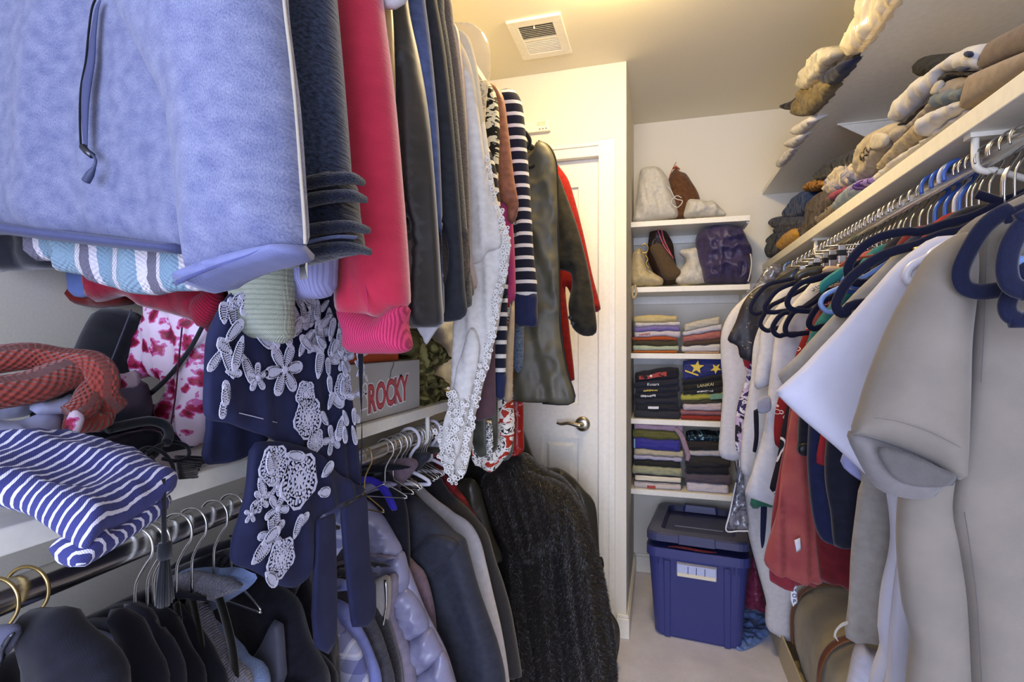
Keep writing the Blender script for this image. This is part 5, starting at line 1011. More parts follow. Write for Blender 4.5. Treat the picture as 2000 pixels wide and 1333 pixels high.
rt('geometric_dress', 'black dress with white geometric print beside the brick chiffon', 'dress', 1.54, [(1590, 680), (1545, 770), (1528, 830), (1518, 890), (1504, 955), (1512, 966), (1560, 980)], blotch('bw_geo', [(0, '1b1822'), (.60, 'd2cfd8'), (.68, '1b1822')], 24, .8, .1, stretch=(1.6, .7, 1), det=0), th=.035, xl=.72)
m_white = fabric('white_jersey', 'd8d6d8', 'cdcbd2', .85, bs=.1)
rt('white_tunic', 'long white tunic with a pale grey band hanging past the printed dresses', 'tunic', 1.70, [(1560, 580), (1520, 640), (1508, 700), (1500, 770), (1490, 850), (1465, 930), (1456, 968), (1475, 975), (1500, 985), (1512, 990), (1560, 1000)], m_white, th=.04, xl=.72, fold=(.008, .06, .15, .3),
   extra=[('grey_band', [(1478, 780), (1500, 772), (1502, 800), (1480, 805)], fabric('grey_band', 'a9aab8'), dict(off=.02, th=.008))])
rt('white_tee', 'white short-sleeved tee with a rolled sleeve', 'tee shirt', 1.79, [(1540, 575), (1490, 640), (1482, 690), (1472, 745), (1478, 760), (1508, 748), (1512, 720), (1560, 760)], m_white, th=.04, xl=.72, body_z=1.0)
rt('white_shirt', 'white shirt with a dark ribbon beside the white garment bag', 'shirt', 1.88, [(1520, 570), (1475, 660), (1466, 740), (1452, 830), (1446, 900), (1450, 924), (1470, 935), (1520, 950)], m_white, th=.035, xl=.72,
   extra=[('ribbon', [(1470, 800), (1478, 796), (1480, 850), (1474, 882), (1468, 880), (1471, 850)], m_bk, dict(off=.02, th=.006))])
rt('purple_scarf', 'black, white and purple patterned scarf strip', 'scarf', 1.98, [(1500, 620), (1450, 760), (1438, 810), (1436, 870), (1446, 890), (1462, 880), (1500, 890)], blotch('purple_pattern', [(0, '2a2630'), (.42, 'b9a6c2'), (.52, 'd6d4d8'), (.6, '3a3060')], 26, .8, 1.0), th=.02, xl=.70)
rt('striped_blouse', 'maroon and white striped blouse behind the black gold lace', 'blouse', 2.02, [(1500, 640), (1452, 680), (1450, 700), (1468, 760), (1474, 800), (1500, 810)], stripes('maroon_stripe', [(0, '8a2436'), (.65, 'd0c4c8')], .04, .7), th=.02, xl=.70)
rt('lace_blouse', 'black lace blouse flecked with gold on the far hangers', 'blouse', 1.94, [(1520, 548), (1478, 562), (1452, 590), (1436, 630), (1421, 664), (1440, 676), (1446, 698), (1470, 706), (1480, 690), (1520, 700)], blotch('black_gold_lace', [(0, 'c8b070'), (.30, '26242a'), (.64, '3a3640'), (.72, 'c9b682')], 55, .5, 1.4, .4), th=.035, xl=.72)
rt('white_cardigan', 'white cardigan with a ribbed cuff, by the end shelves', 'cardigan', 2.12, [(1490, 555), (1455, 580), (1425, 612), (1409, 650), (1408, 700), (1412, 760), (1406, 840), (1404, 888), (1420, 898), (1440, 900), (1452, 890), (1500, 900)], m_white, th=.05, xl=.72)
t = Thing('white_garment_bag', 'long white garment bag with thin black piping reaching the floor', 'garment bag'); P = PY(2.27)
pe = [(1455, 590), (1424, 640), (1414, 690), (1416, 760), (1428, 850), (1442, 940), (1458, 1030), (1478, 1110), (1494, 1170), (1508, 1236)]
t.add('body', soft(P, drape(2.27, pe, None, .76, 1.475, .06, XRR, P), .07, .03, .016, (.008, .14, .1, .3), None, 4, local=True), fabric('white_canvas', 'd3d0d0', rough=.7))
t.add('piping', tube(pxp(P, pe, .003), .003, 6, sm=4), paint('piping_black', '15140f', .5)); t.end()
t = Thing('clear_garment_bag', 'clear plastic bag with dark contents and white edging, dangling over the tub lid', 'plastic bag'); P = PY(2.20)
t.add('body', soft(P, [(1500, 520), (1440, 620), (1426, 700), (1434, 780), (1440, 880), (1436, 940), (1424, 1000), (1418, 1032), (1440, 1034), (1462, 1036), (1456, 980), (1448, 860), (1450, 740), (1470, 620), (1530, 520)], .03, .015, .012, (.006, .03), (.008, .02, .03), 4), blotch('plastic_dark', [(0, '55545c'), (.5, '77767e'), (.64, 'd8d8de'), (.70, '4a494f')], 30, .15, 1.0, .7))
t.add('white_edging', tube(pxp(P, [(1436, 940), (1424, 1000), (1417, 1033), (1440, 1034), (1460, 1034)], .02), .003, 6, sm=4), paint('white_print', 'dcdce0', .7)); t.end()
rt('green_fringe_scarf', 'scarf with a green fringe below the white tunic', 'scarf', 1.83, [(1530, 700), (1490, 850), (1470, 960), (1464, 985), (1470, 993), (1480, 994), (1486, 990), (1520, 985)], fabric('green_fringe', '3c7a62', '2c6450'), th=.02, xl=.70, body_z=1.0)
one('navy_belt', 'dark navy belt strap hanging straight down by the white garment bag', 'belt', soft(PY(1.92), [(1492, 700), (1498, 700), (1499, 900), (1498, 1000), (1493, 1062), (1488, 1072), (1485, 1050), (1486, 980), (1490, 850)], .008, .004, .01, None, None, 2), m_nv)
one('white_board', 'white board standing behind the far hangers at the back wall', 'board', box(.40, .66, 2.80, 2.815, 1.10, PY(2.8).px(1500, 552)[1], .002), m_shelf, sm=False)
# hangers on the right rod
def ry(u): return PX(XRR).px(u, 400)[0]
m_bluep = paint('blue_hanger_plastic', '3f64b4', .3, .5); m_ltblue = paint('light_blue_hanger_plastic', '7f9ed8', .3, .5); m_whp = paint('white_hanger_plastic', 'd4d2dc', .3, .5)
def px_hanger(label, Y, path, r=.0078, body=m_velvet_navy, group='navy velvet hangers on the right rod', flat=.55, hook=True, extra=None):
    t = Thing('clothes_hanger', label, 'hanger', group); P = PY(Y)
    if hook: t.add('hook', tube(hook_path((XRR, Y, ZRR), .021, 0, .085), .0016, 8, sm=2), m_wire)
    a = pxp(P, path); n0 = np.array([XRR, Y, ZRR-.085])
    full = ([n0] if a[0][0] < XRR-.03 else [])+a+([np.array([XRR, Y, a[-1][2]])] if a[-1][0] < XRR-.03 else [])
    t.add('arm', tube(full, r, 10, flat=flat, ref=(0, 1, 0), sm=5), body)
    mir = [np.array([2*XRR-q[0], q[1], q[2]]) for q in full if 2*XRR-q[0] < XR-.01]
    if len(mir) > 2: t.add('arm', tube(mir, r, 8, flat=flat, ref=(0, 1, 0), sm=3), body)
    for nm, g, mm in (extra or []): t.add(nm, g(P), mm)
    t.end()
px_hanger('navy velvet hanger with a long notched arm over the white blouse', 1.05, [(2010, 372), (1960, 394), (1900, 422), (1850, 436), (1800, 452), (1768, 452), (1720, 462), (1685, 482), (1660, 512), (1657, 536), (1672, 552), (1720, 550), (1780, 545)])
px_hanger('navy velvet hanger under the white crepe blouse, with a gold banded strap', .93, [(1900, 440), (1840, 458), (1790, 478), (1740, 492), (1700, 512), (1660, 545), (1638, 580), (1634, 600), (1650, 612), (1700, 590)], extra=[('gold_band', lambda P: soft(P, [(1775, 486), (1804, 476), (1814, 496), (1786, 508)], .022, .006, .008, None, None, 1, off=.004, curve=False), metal('gold_band', 'b8a468', .35))])
px_hanger('navy velvet hanger holding the taupe shirt', .575, [(2030, 400), (1970, 410), (1925, 440), (1893, 488), (1876, 530), (1884, 560), (1915, 570), (1960, 565), (2030, 560)], .0075)
px_hanger('broad navy velvet hanger crossing the front of the taupe shirt', .52, [(2060, 400), (2010, 430), (1978, 470), (1966, 520), (1976, 556), (2010, 568), (2060, 565)], .008)
px_hanger('navy velvet hanger with its low tip against the taupe shirt', .545, [(2050, 500), (2000, 540), (1972, 580), (1968, 606), (1985, 622), (2040, 625)], .007)
for k, (Y, pth, lb) in enumerate(((1.44, [(1645, 528), (1600, 540), (1560, 556), (1540, 582), (1540, 598), (1556, 606), (1610, 608)], 'navy velvet hanger of the brick red chiffon blouse'), (1.66, [(1600, 545), (1555, 552), (1520, 566), (1500, 588), (1494, 602), (1508, 610), (1550, 606)], 'navy velvet hanger of the white tunic'), (1.84, [(1540, 546), (1500, 556), (1478, 578), (1466, 602), (1476, 613), (1500, 610)], 'navy velvet hanger of the white shirt'), (1.34, [(1640, 570), (1608, 588), (1588, 612), (1580, 632), (1590, 642), (1625, 636)], 'navy velvet hanger of the black shorts'), (1.57, [(1590, 590), (1556, 604), (1538, 628), (1534, 646), (1546, 655), (1580, 650)], 'navy velvet hanger of the geometric print dress'), (1.63, [(1570, 600), (1530, 612), (1512, 632), (1510, 646), (1522, 656), (1550, 652)], 'navy velvet hanger of the heart print dress'), (1.75, [(1540, 580), (1505, 598), (1488, 622), (1486, 636), (1500, 646), (1525, 640)], 'navy velvet hanger of the white tee'))):
    px_hanger(lb, Y, pth, .007)
px_hanger('light blue plastic hanger tip between teal blouse and white blouse', 1.20, [(1690, 540), (1640, 562), (1612, 576), (1603, 592), (1610, 604), (1625, 610), (1680, 606)], .005, m_ltblue, 'plastic hangers on the right rod', 1.0)
px_hanger('white plastic hanger inside the neck of the white blouse', .84, [(1860, 470), (1812, 502), (1782, 518), (1770, 538), (1780, 552), (1810, 556)], .0055, m_whp, 'plastic hangers on the right rod', 1.0, hook=False)
px_hanger('blue plastic hanger end over the taupe shirt front', .60, [(2030, 440), (1990, 455), (1970, 480), (1972, 500), (1990, 510), (2030, 508)], .005, m_ltblue, 'plastic hangers on the right rod', 1.0, hook=False)
one('leather_strap', 'dark olive leather collar lying over the far navy hangers', 'collar', soft(PY(1.58), [(1552, 548), (1556, 532), (1580, 522), (1610, 520), (1606, 532), (1598, 538), (1575, 540), (1558, 550)], .02, .01, .009, None, None, 2), paint('olive_leather', '35332a', .35, .5, bmp=.2, sc=120))
one('tan_strap', 'tan leather strap edge on the far navy hangers', 'strap', soft(PY(1.50), [(1606, 532), (1612, 520), (1650, 522), (1648, 532), (1625, 534)], .02, .01, .009, None, None, 2), paint('tan_leather', 'b09676', .5))
m_clip = paint('black_rubber', '16161a', .5)
for k, (u, kind, lb) in enumerate(((1516, 'pw', 'white plastic hanger, the last hook by the end shelves'), (1543, 'pl', 'pale blue plastic hanger among the far hooks'), (1826, 'pb', 'blue plastic hanger, first of the blue pair'), (1846, 'pb', 'blue plastic hanger, second of the blue pair'), (1864, 'pw', 'flat white plastic hanger beside the blue ones'), (1874, 'pb', 'thick blue plastic hanger behind the flat white one'))):
    hanger(lb, ry(u), XRR, ZRR, 'plastic', 'plastic hangers on the right rod', (.1, 0, .05, .1, 0, -.05)[k], .17, body_m={'pw': m_whp, 'pl': m_ltblue, 'pb': m_bluep}[kind], drop=.10)
base = None; rng = random.Random(9)
us = [1557, 1567, 1576, 1584, 1592, 1600, 1607, 1615, 1622, 1629, 1636, 1643, 1650, 1657, 1664, 1671, 1679, 1687, 1695, 1704, 1713, 1722, 1732, 1742, 1753, 1764, 1778, 1796, 1812, 1888, 1898, 1912, 1932, 1956, 1962, 1982, 2004]
for k, u in enumerate(us):
    lb = 'thin steel hook hanger packed tightly along the right rod' if u < 1760 else ('steel hook hanger spaced apart before the blue plastic hangers' if u < 1820 else 'steel hook hanger at the near end of the right rod')
    y = ry(u); gp = 'steel hangers on the right rod'
    if base is None: base = hanger(lb, y, XRR, ZRR, 'wire', gp, 0.0, .12, .0019, drop=.10); by = y; continue
    o = copy_tree(base); o.location.y += y-by; o.rotation_euler.z = rng.uniform(-.05, .05)*0; o['label'] = lb
# clip hangers seen below the hooks
for k, u in enumerate((1640, 1662, 1676, 1700, 1716, 1740)):
    Y = ry(u)+.02; t = Thing('clip_hanger', 'chrome skirt hanger bar with black tipped clips behind the navy arm', 'hanger', 'clip hangers on the right rod'); c = np.array([XRR, Y, ZRR])
    t.add('hook', tube(hook_path(c, .021, .1, .07), .0017, 8, sm=2), m_wire)
    t.add('bar', tube([c+(-.14, 0, -.075), c+(.0, 0, -.07), c+(.14, 0, -.075)], .002, 6), m_wire)
    for s in (-1, 1):
        j = t.add('clip', merge(box(XRR+s*.10-.009, XRR+s*.10+.009, Y-.005, Y+.005, ZRR-.12, ZRR-.072, .002)), m_wire, sm=False)
        t.add('clip_tip', box(XRR+s*.10-.0095, XRR+s*.10+.0095, Y-.0065, Y+.0065, ZRR-.10, ZRR-.085, .002), m_clip, j, sm=False)
    t.end()
one('orange_waistband', 'orange elastic waistband lying across the clip hangers', 'waistband', tube(pxp(PY(1.22), [(1640, 520), (1660, 506), (1700, 500), (1740, 490), (1780, 482), (1800, 478)]), .005, 8, flat=.5, sm=4), fabric('orange_elastic', 'b85a38', '8c3c28', .8, vs=200))

# ---------------------------------------------------------------- pile of folded trousers on the right shelf
PS = PX(.545)
def rest(g, z, xe=.505):                       # keep whatever lies behind the shelf edge on top of the board
    V = np.array(g[0]); m_ = V[:, 0] > xe; V[m_, 2] = np.maximum(V[m_, 2], z); return V, g[1], g[2]
def pile(label, cat, ol, m, th=.05, tb=.18, crump=(.010, .04, .025), fold=(.004, .05, .8, .6), seed=1, off=0.0, name='folded_trousers', group='folded clothes on the right shelf', parts=(), uvrot=0.0):
    crump = (crump[0]*.6,)+tuple(crump[1:]); t = Thing(name, label, cat, group); t.add('bundle', rest(soft(PS, ol, th, th*.5, .008, fold, crump, seed, tb=tb, off=off, uvrot=uvrot), 1.649), m)
    for nm, o2, mm, k in parts: t.add(nm, soft(PS, o2, **dict(dict(th=.014, R=.006, res=.008, seed=3, off=off+th*.5), **k)), mm)
    t.end()
nv = fabric('navy_twill', '23263c', '191c2e', .85); gy = fabric('grey_navy_twill', '30313f', '24252f', .85)
pile('dark grey trousers rolled at the far bottom of the pile', 'trousers', [(1493, 492), (1500, 478), (1520, 462), (1545, 462), (1552, 478), (1530, 495), (1505, 503)], gy, seed=1)
pile('slate trousers folded just above the far bottom roll', 'trousers', [(1503, 470), (1512, 456), (1540, 448), (1560, 452), (1556, 470), (1530, 478), (1510, 482)], gy, seed=2)
pile('mustard yellow shirt squeezed between dark trousers', 'shirt', [(1528, 484), (1532, 470), (1548, 452), (1566, 444), (1574, 452), (1568, 470), (1550, 480), (1535, 488)], fabric('mustard', 'c8962c', 'a87a20'), seed=3, name='folded_shirt', off=.01)
pile('thin charcoal trousers above the mustard shirt', 'trousers', [(1518, 456), (1522, 442), (1550, 434), (1580, 432), (1584, 446), (1560, 452), (1530, 458)], gy, seed=4)
pile('grey navy trousers folded in a thick roll', 'trousers', [(1508, 438), (1512, 426), (1540, 420), (1572, 420), (1586, 430), (1580, 442), (1545, 446), (1518, 446)], fabric('grey_blue_twill', '3a3c4e', '2c2e3c'), seed=5)
pile('blue navy sweatpants bulging on top of the far stack', 'trousers', [(1534, 424), (1538, 408), (1556, 384), (1574, 372), (1586, 374), (1588, 392), (1582, 416), (1560, 426)], fabric('blue_sweat', '24345c', '1a2848', .9, 'fleece'), seed=6)
pile('olive brown trousers crumpled beside the blue sweatpants', 'trousers', [(1560, 462), (1572, 440), (1585, 425), (1590, 392), (1612, 372), (1640, 378), (1640, 400), (1622, 420), (1605, 440), (1580, 462), (1566, 468)], fabric('olive_brown_twill', '55483c', '3c332b', .85), seed=7, crump=(.016, .03, .03))
pile('leopard and gold print scarf on top of the olive trousers', 'scarf', [(1577, 370), (1582, 356), (1600, 350), (1618, 352), (1624, 362), (1604, 370), (1585, 375)], blotch('leopard', [(0, '2e1d10'), (.42, '8c6432'), (.56, '4a3018'), (.64, 'c09a58')], 60, .6, 1.0), seed=8, name='folded_scarf')
pile('beige ribbed sweater rolled under the tie-dye shirt', 'sweater', [(1598, 432), (1606, 415), (1630, 396), (1645, 392), (1646, 402), (1625, 425), (1604, 440)], stripes('beige_rib', [(0, '8a7d6c'), (.6, '6b6054')], .006, .5), seed=9, name='folded_sweater')
pile('black trousers folded long at the top of the pile', 'trousers', [(1596, 348), (1604, 334), (1630, 312), (1670, 294), (1700, 284), (1704, 300), (1690, 322), (1650, 338), (1612, 352)], fabric('black_twill', '1d1c1f', '121214'), seed=10, tb=.2, fold=(.006, .02, .8, .8))
pile('cream and blue tie-dye shirt bunched in the middle of the pile', 'shirt', [(1616, 374), (1622, 352), (1640, 328), (1660, 312), (1688, 312), (1700, 330), (1690, 352), (1665, 366), (1635, 382)], blotch('tie_dye', [(0, '6e7290'), (.40, '9c98a4'), (.50, 'b8ae9c'), (.66, 'cbc2ae')], 22, .85, .8), seed=11, name='folded_shirt', crump=(.016, .03, .03))
pile('magenta shirt edge under the tie-dye shirt', 'shirt', [(1628, 386), (1640, 374), (1664, 364), (1668, 370), (1650, 384), (1634, 392)], fabric('magenta_shirt', 'a0405c'), seed=12, name='folded_shirt', off=.008)
pile('pale blue jeans folded at the shelf edge', 'jeans', [(1640, 406), (1646, 392), (1668, 366), (1690, 352), (1698, 362), (1690, 380), (1660, 404), (1648, 410)], fabric('pale_jeans', '8f9cab', '77858f', .9, vs=200), seed=13, name='folded_jeans', off=.008)
pile('violet patterned blouse sticking out at the shelf edge', 'blouse', [(1678, 378), (1682, 362), (1696, 350), (1722, 345), (1718, 356), (1700, 366), (1688, 378)], blotch('violet_print', [(0, '4a3078'), (.5, '8a78b8')], 50, .7, .6), seed=14, name='folded_blouse', off=.012)
khaki = fabric('khaki_twill', 'b3a68e', '9c907a', .85, vs=60); stone = fabric('stone_twill', 'c2baaa', 'aca494', .85, vs=60); whj = fabric('white_jeans', 'd0ccc8', 'c2bebc', .85)
pile('beige button-fly trousers with dark lace eyelets', 'trousers', [(1690, 348), (1686, 318), (1690, 284), (1704, 262), (1730, 248), (1762, 236), (1776, 250), (1768, 276), (1740, 300), (1715, 330), (1700, 350)], khaki, .06, seed=15, crump=(.014, .03, .03), parts=[('pocket_flap', [(1730, 286), (1734, 260), (1750, 256), (1764, 262), (1760, 280), (1745, 288)], stone, {}), ('fly_print', [(1706, 300), (1722, 282), (1732, 284), (1722, 302), (1710, 312)], blotch('eyelet_print', [(0, '3a342c'), (.5, '9c907a')], 80, .8, .5), {})])
pile('white jeans spread long at the bottom of the pile', 'jeans', [(1682, 372), (1690, 358), (1720, 338), (1760, 306), (1800, 280), (1850, 246), (1904, 208), (1908, 216), (1870, 244), (1810, 284), (1750, 330), (1700, 368)], whj, .05, seed=16, name='folded_jeans', crump=(.012, .04, .02))
pile('white trousers with a rolled cuff poking forward', 'trousers', [(1818, 262), (1820, 238), (1824, 226), (1850, 212), (1906, 192), (1914, 200), (1900, 214), (1860, 238), (1835, 262)], whj, .05, seed=17, off=.014)
pile('sand corduroy trousers folded below the grey belt', 'trousers', [(1722, 330), (1740, 300), (1770, 268), (1800, 240), (1830, 216), (1834, 230), (1820, 262), (1780, 292), (1745, 326)], fabric('sand_cord', 'b8a88a', '9c8d70', .9, vs=120), .05, seed=18)
pile('dove grey trousers with a stitched pocket', 'trousers', [(1772, 262), (1790, 236), (1820, 205), (1850, 176), (1862, 154), (1905, 148), (1916, 152), (1908, 176), (1860, 200), (1830, 222), (1795, 250)], fabric('dove_twill', '9a9088', '857c76', .85), .05, seed=19, parts=[('stitched_edge', [(1850, 180), (1862, 156), (1872, 154), (1866, 178)], stone, {})])
pile('steel blue shorts tucked under the black belt', 'shorts', [(1842, 208), (1850, 182), (1862, 172), (1908, 168), (1914, 180), (1900, 194), (1860, 208)], fabric('steel_blue', '6f7a80', '5e686e'), .045, seed=20, off=.012, name='folded_shorts')
pile('black waistband trousers in a thin layer', 'trousers', [(1760, 250), (1780, 226), (1820, 196), (1846, 168), (1854, 140), (1905, 138), (1928, 142), (1924, 150), (1866, 150), (1852, 178), (1820, 206), (1780, 238)], fabric('black_brown_twill', '2d2724', '221d1b'), .05, seed=21)
pile('white sweatshirt folded tall with a navy print', 'sweatshirt', [(1754, 236), (1756, 214), (1768, 190), (1800, 156), (1850, 120), (1880, 100), (1905, 88), (1930, 86), (1944, 100), (1938, 136), (1905, 138), (1856, 142), (1845, 166), (1810, 196), (1775, 230)], whj, .06, seed=22, name='folded_sweatshirt', crump=(.010, .05, .04), parts=[('navy_print', [(1926, 96), (1936, 94), (1940, 106), (1930, 106)], nv, {}), ('navy_print', [(1902, 130), (1918, 124), (1934, 128), (1920, 136)], nv, {})])
pile('black ribbed cuff of a sweater above the white sweatshirt', 'sweater', [(1803, 146), (1804, 126), (1812, 110), (1830, 106), (1850, 110), (1872, 114), (1866, 126), (1842, 142), (1818, 150)], stripes('black_rib', [(0, '2a2824'), (.5, '15140f')], .008, .3, bs=.8), .06, seed=23, name='folded_sweater')
t = Thing('canvas_box', 'taupe canvas storage box at the near end of the pile', 'storage box', 'folded clothes on the right shelf')
t.add('body', rest(soft(PS, [(1903, 214), (1912, 186), (1924, 140), (1990, 112), (2070, 80), (2080, 110), (2000, 160)], .05, .012, .01, None, None, 2, tb=.24, curve=False, off=.008), 1.649), fabric('taupe_canvas', '9c8a74', '8c7b66', .85))
t.add('flap', soft(PS, [(1928, 138), (1934, 110), (1948, 80), (1975, 62), (2060, 26), (2070, 80), (1990, 112)], .045, .014, .01, None, None, 3, tb=.22, off=.0), fabric('taupe_canvas_dark', '7a6a5c', '6c5d50', .85)); t.end()
# things overhanging the topmost shelf
PT2 = PX(.50)
def over(name, label, cat, ol, m, **k):
    q = dict(th=.05, R=.025, res=.009, fold=(.005, .05, .6, .6), crump=(.008, .05, .04), seed=2, tb=.16); q.update(k)
    one(name, label, cat, rest(soft(PT2, ol, **q), 2.031), m, group='things on the topmost right shelf')
over('black_trousers', 'black trousers drooping off the topmost shelf', 'trousers', [(1527, 208), (1532, 202), (1550, 196), (1572, 178), (1588, 158), (1604, 130), (1632, 110), (1672, 102), (1676, 108), (1650, 140), (1615, 170), (1585, 196), (1560, 212), (1540, 214)], fabric('black_brown_twill', '2d2724', '221d1b'))
over('olive_shirt', 'olive tan shirt in a crumpled roll on the topmost shelf', 'shirt', [(1560, 220), (1568, 195), (1580, 168), (1600, 152), (1625, 148), (1640, 158), (1632, 180), (1612, 206), (1588, 224), (1570, 226)], fabric('olive_tan', '7d6e48', '54492e'), off=.01)
over('navy_shirt', 'dark navy shirt rolled on the topmost shelf', 'shirt', [(1618, 156), (1622, 140), (1650, 124), (1672, 114), (1668, 134), (1650, 158), (1630, 166)], nv, off=.012)
over('white_towel', 'white towel roll at the edge of the topmost shelf', 'towel', [(1550, 258), (1556, 246), (1572, 236), (1590, 226), (1592, 236), (1576, 256), (1560, 264)], whj, crump=(.006, .03, .03))
over('white_towel', 'second smaller white towel roll on the topmost shelf', 'towel', [(1538, 284), (1544, 272), (1562, 264), (1570, 262), (1566, 274), (1552, 288)], whj, crump=(.006, .03, .03))
over('white_lace_cloth', 'white crocheted cloth edge at the far end of the topmost shelf', 'cloth', [(1518, 322), (1524, 310), (1536, 296), (1548, 286), (1550, 292), (1536, 314), (1524, 326)], whj, th=.03)
over('plastic_wrapping', 'crinkled clear plastic wrapping near the black trousers', 'plastic wrap', [(1586, 160), (1606, 118), (1626, 92), (1650, 88), (1660, 104), (1640, 130), (1615, 160), (1595, 172)], film('clear_film_b', 'f4efe0', .22), off=.03, crump=(.014, .04, .05), tb=.10)
over('plastic_wrapping', 'tall bundle of clear plastic covers rising from the topmost shelf', 'plastic wrap', [(1662, 112), (1664, 60), (1676, 56), (1690, 10), (1696, -40), (1780, -60), (1760, -10), (1720, 50), (1690, 92)], film('clear_film_c', 'efe6d0', .42, .15), crump=(.014, .05, .07), tb=.16)

# ---------------------------------------------------------------- low box, duffle bag and floor things
t = Thing('low_box', 'shallow beige cardboard tray under the canvas duffle bag', 'tray')
x0, x1, y0, y1, h = .455, .815, 1.35, 2.44, .115; c = paint('beige_card', 'c3b596', .75); th = .006
t.add('base', box(x0, x1, y0, y1, .001, .008), c, sm=False)
t.add('long_side', box(x0, x0+th, y0, y1, .008, h), c, sm=False); t.add('long_side', box(x1-th, x1, y0, y1, .008, h), c, sm=False)
t.add('short_side', box(x0+th, x1-th, y0, y0+th, .008, h), c, sm=False); t.add('short_side', box(x0+th, x1-th, y1-th, y1, .008, h), c, sm=False)
t.end()
m_canvas = fabric('khaki_canvas', 'aa9e80', '968b70', .8, bs=.2, vs=14); m_strap = paint('brown_leather', '6e4120', .38, .5, bmp=.15, sc=150)
def duffle():
    t = Thing('duffle_bag', 'khaki canvas duffle bag with brown leather straps', 'duffle bag')
    cx, cy, cz = .642, 1.86, .185; ax, ay, az = .165, .50, .175
    def S(u, v, k=1.0):                          # superellipsoid point: u around the long axis, v along it
        e = .75; sg = lambda a, p: math.copysign(abs(a)**p, a)
        r = abs(math.cos(v))**.38
        return np.array([cx+ax*k*r*sg(math.cos(u), e), cy+ay*sg(math.sin(v), .55)*(k if k < 1 else 1), cz+az*k*r*sg(math.sin(u), e)])
    nu, nv_ = 48, 40; V = []
    for j in range(nv_+1):
        v = -math.pi/2+math.pi*j/nv_
        for i in range(nu):
            u = 2*math.pi*i/nu; p = S(u, v); q = np.array([0, 0, 0.])
            d = (float(fbm(np.array([u*2.]), np.array([p[1]*9]), 3)[0])-.5)*.03*abs(math.cos(v))**.5
            V.append(p+np.array([math.cos(u), 0, math.sin(u)])*d)
    V = np.array(V); V[:, 2] = V[:, 2].clip(.0095, None)
    Fc = [(j*nu+i, j*nu+(i+1) % nu, (j+1)*nu+(i+1) % nu, (j+1)*nu+i) for j in range(nv_) for i in range(nu)]
    b = t.add('body', (V, Fc, V[:, [1, 2]]), m_canvas)
    for y in (2.17, 1.80):
        v = math.asin(max(-1, min(1, ((y-cy)/ay))))
        vv = math.copysign(abs(math.sin(v))**(1/.55), math.sin(v)); v = math.asin(vv)
        pts = [S(math.radians(a), v, 1.045) for a in range(-10+205, 60, -8)]
        pts = [p for p in pts if p[2] > .012]
        s = t.add('strap', tube(pts, .017, 10, flat=.24, ref=(0, 1, 0) if False else (-1, 0, .5), sm=3), m_strap)
        top = pts[-1]
        t.add('handle', tube([top, top+(.01, -.03, .035), top+(.015, -.09, .075), top+(.015, -.16, .07), top+(.01, -.2, .03)], [.012, .011, .0095, .0095, .011], 10, sm=5), m_strap)
    t.add('white_tag', soft(PY(2.0), [(1545, 1166), (1556, 1150), (1558, 1178), (1548, 1184)], .003, .002, .008, None, None, 1, curve=False), paint('white_print', 'dcdce0', .7))
    t.end()
duffle()
t = Thing('print_ribbon', 'white ribbon with dark lettering hanging over the duffle bag', 'ribbon'); P = PY(1.50)
t.add('band', soft(P, [(1546, 960), (1557, 960), (1556, 1176), (1549, 1186), (1544, 1172)], .004, .002, .008, None, None, 1, curve=False), paint('white_print', 'dcdce0', .7))
for ch, v in (('H', 1152), ('O', 1163), ('P', 1174)):
    q = on(P, 1551, v, .0035); t.add('letter', text_geo(ch, .014, lambda x, y, z: q(x, y, z), .0004), m_nv, sm=False)
t.end()
one('white_printed_bag', 'white printed carrier bag standing beside the duffle bag', 'bag', soft(PY(1.22), [(1672, 1262), (1690, 1256), (1700, 1270), (1730, 1280), (1735, 1400), (1650, 1400), (1660, 1310)], .05, .02, .012, None, (.008, .04, .05), 3), fabric('white_print_bag', 'cfcdda', rough=.6))
one('crumpled_bag', 'crumpled blue plastic sheet on the carpet beside the tub', 'plastic sheet', (lambda g: (np.column_stack([g[0][:, 0], g[0][:, 1], g[0][:, 2].clip(.001, None)]), g[1], g[2]))(soft(PT((.40, 2.45, .012), (1, 0, 0), (0, 1, .03)), [(1432, 1180), (1460, 1168), (1496, 1180), (1503, 1205), (1502, 1238), (1470, 1262), (1440, 1268), (1428, 1230)], .02, .02, .01, None, (.02, .04, .04), 5)), fabric('blue_sheet', '6f86b4', '4c6496', .4, 'satin'))
one('maroon_bag', 'shiny maroon plastic bag slumped against the white garment bag', 'bag', soft(PY(2.50), [(1450, 1180), (1455, 1140), (1470, 1080), (1484, 1110), (1498, 1170), (1500, 1196), (1478, 1190)], .12, .05, .012, None, (.02, .04, .05), 5), fabric('maroon_plastic', '7c3048', '5c2036', .3, 'satin'))
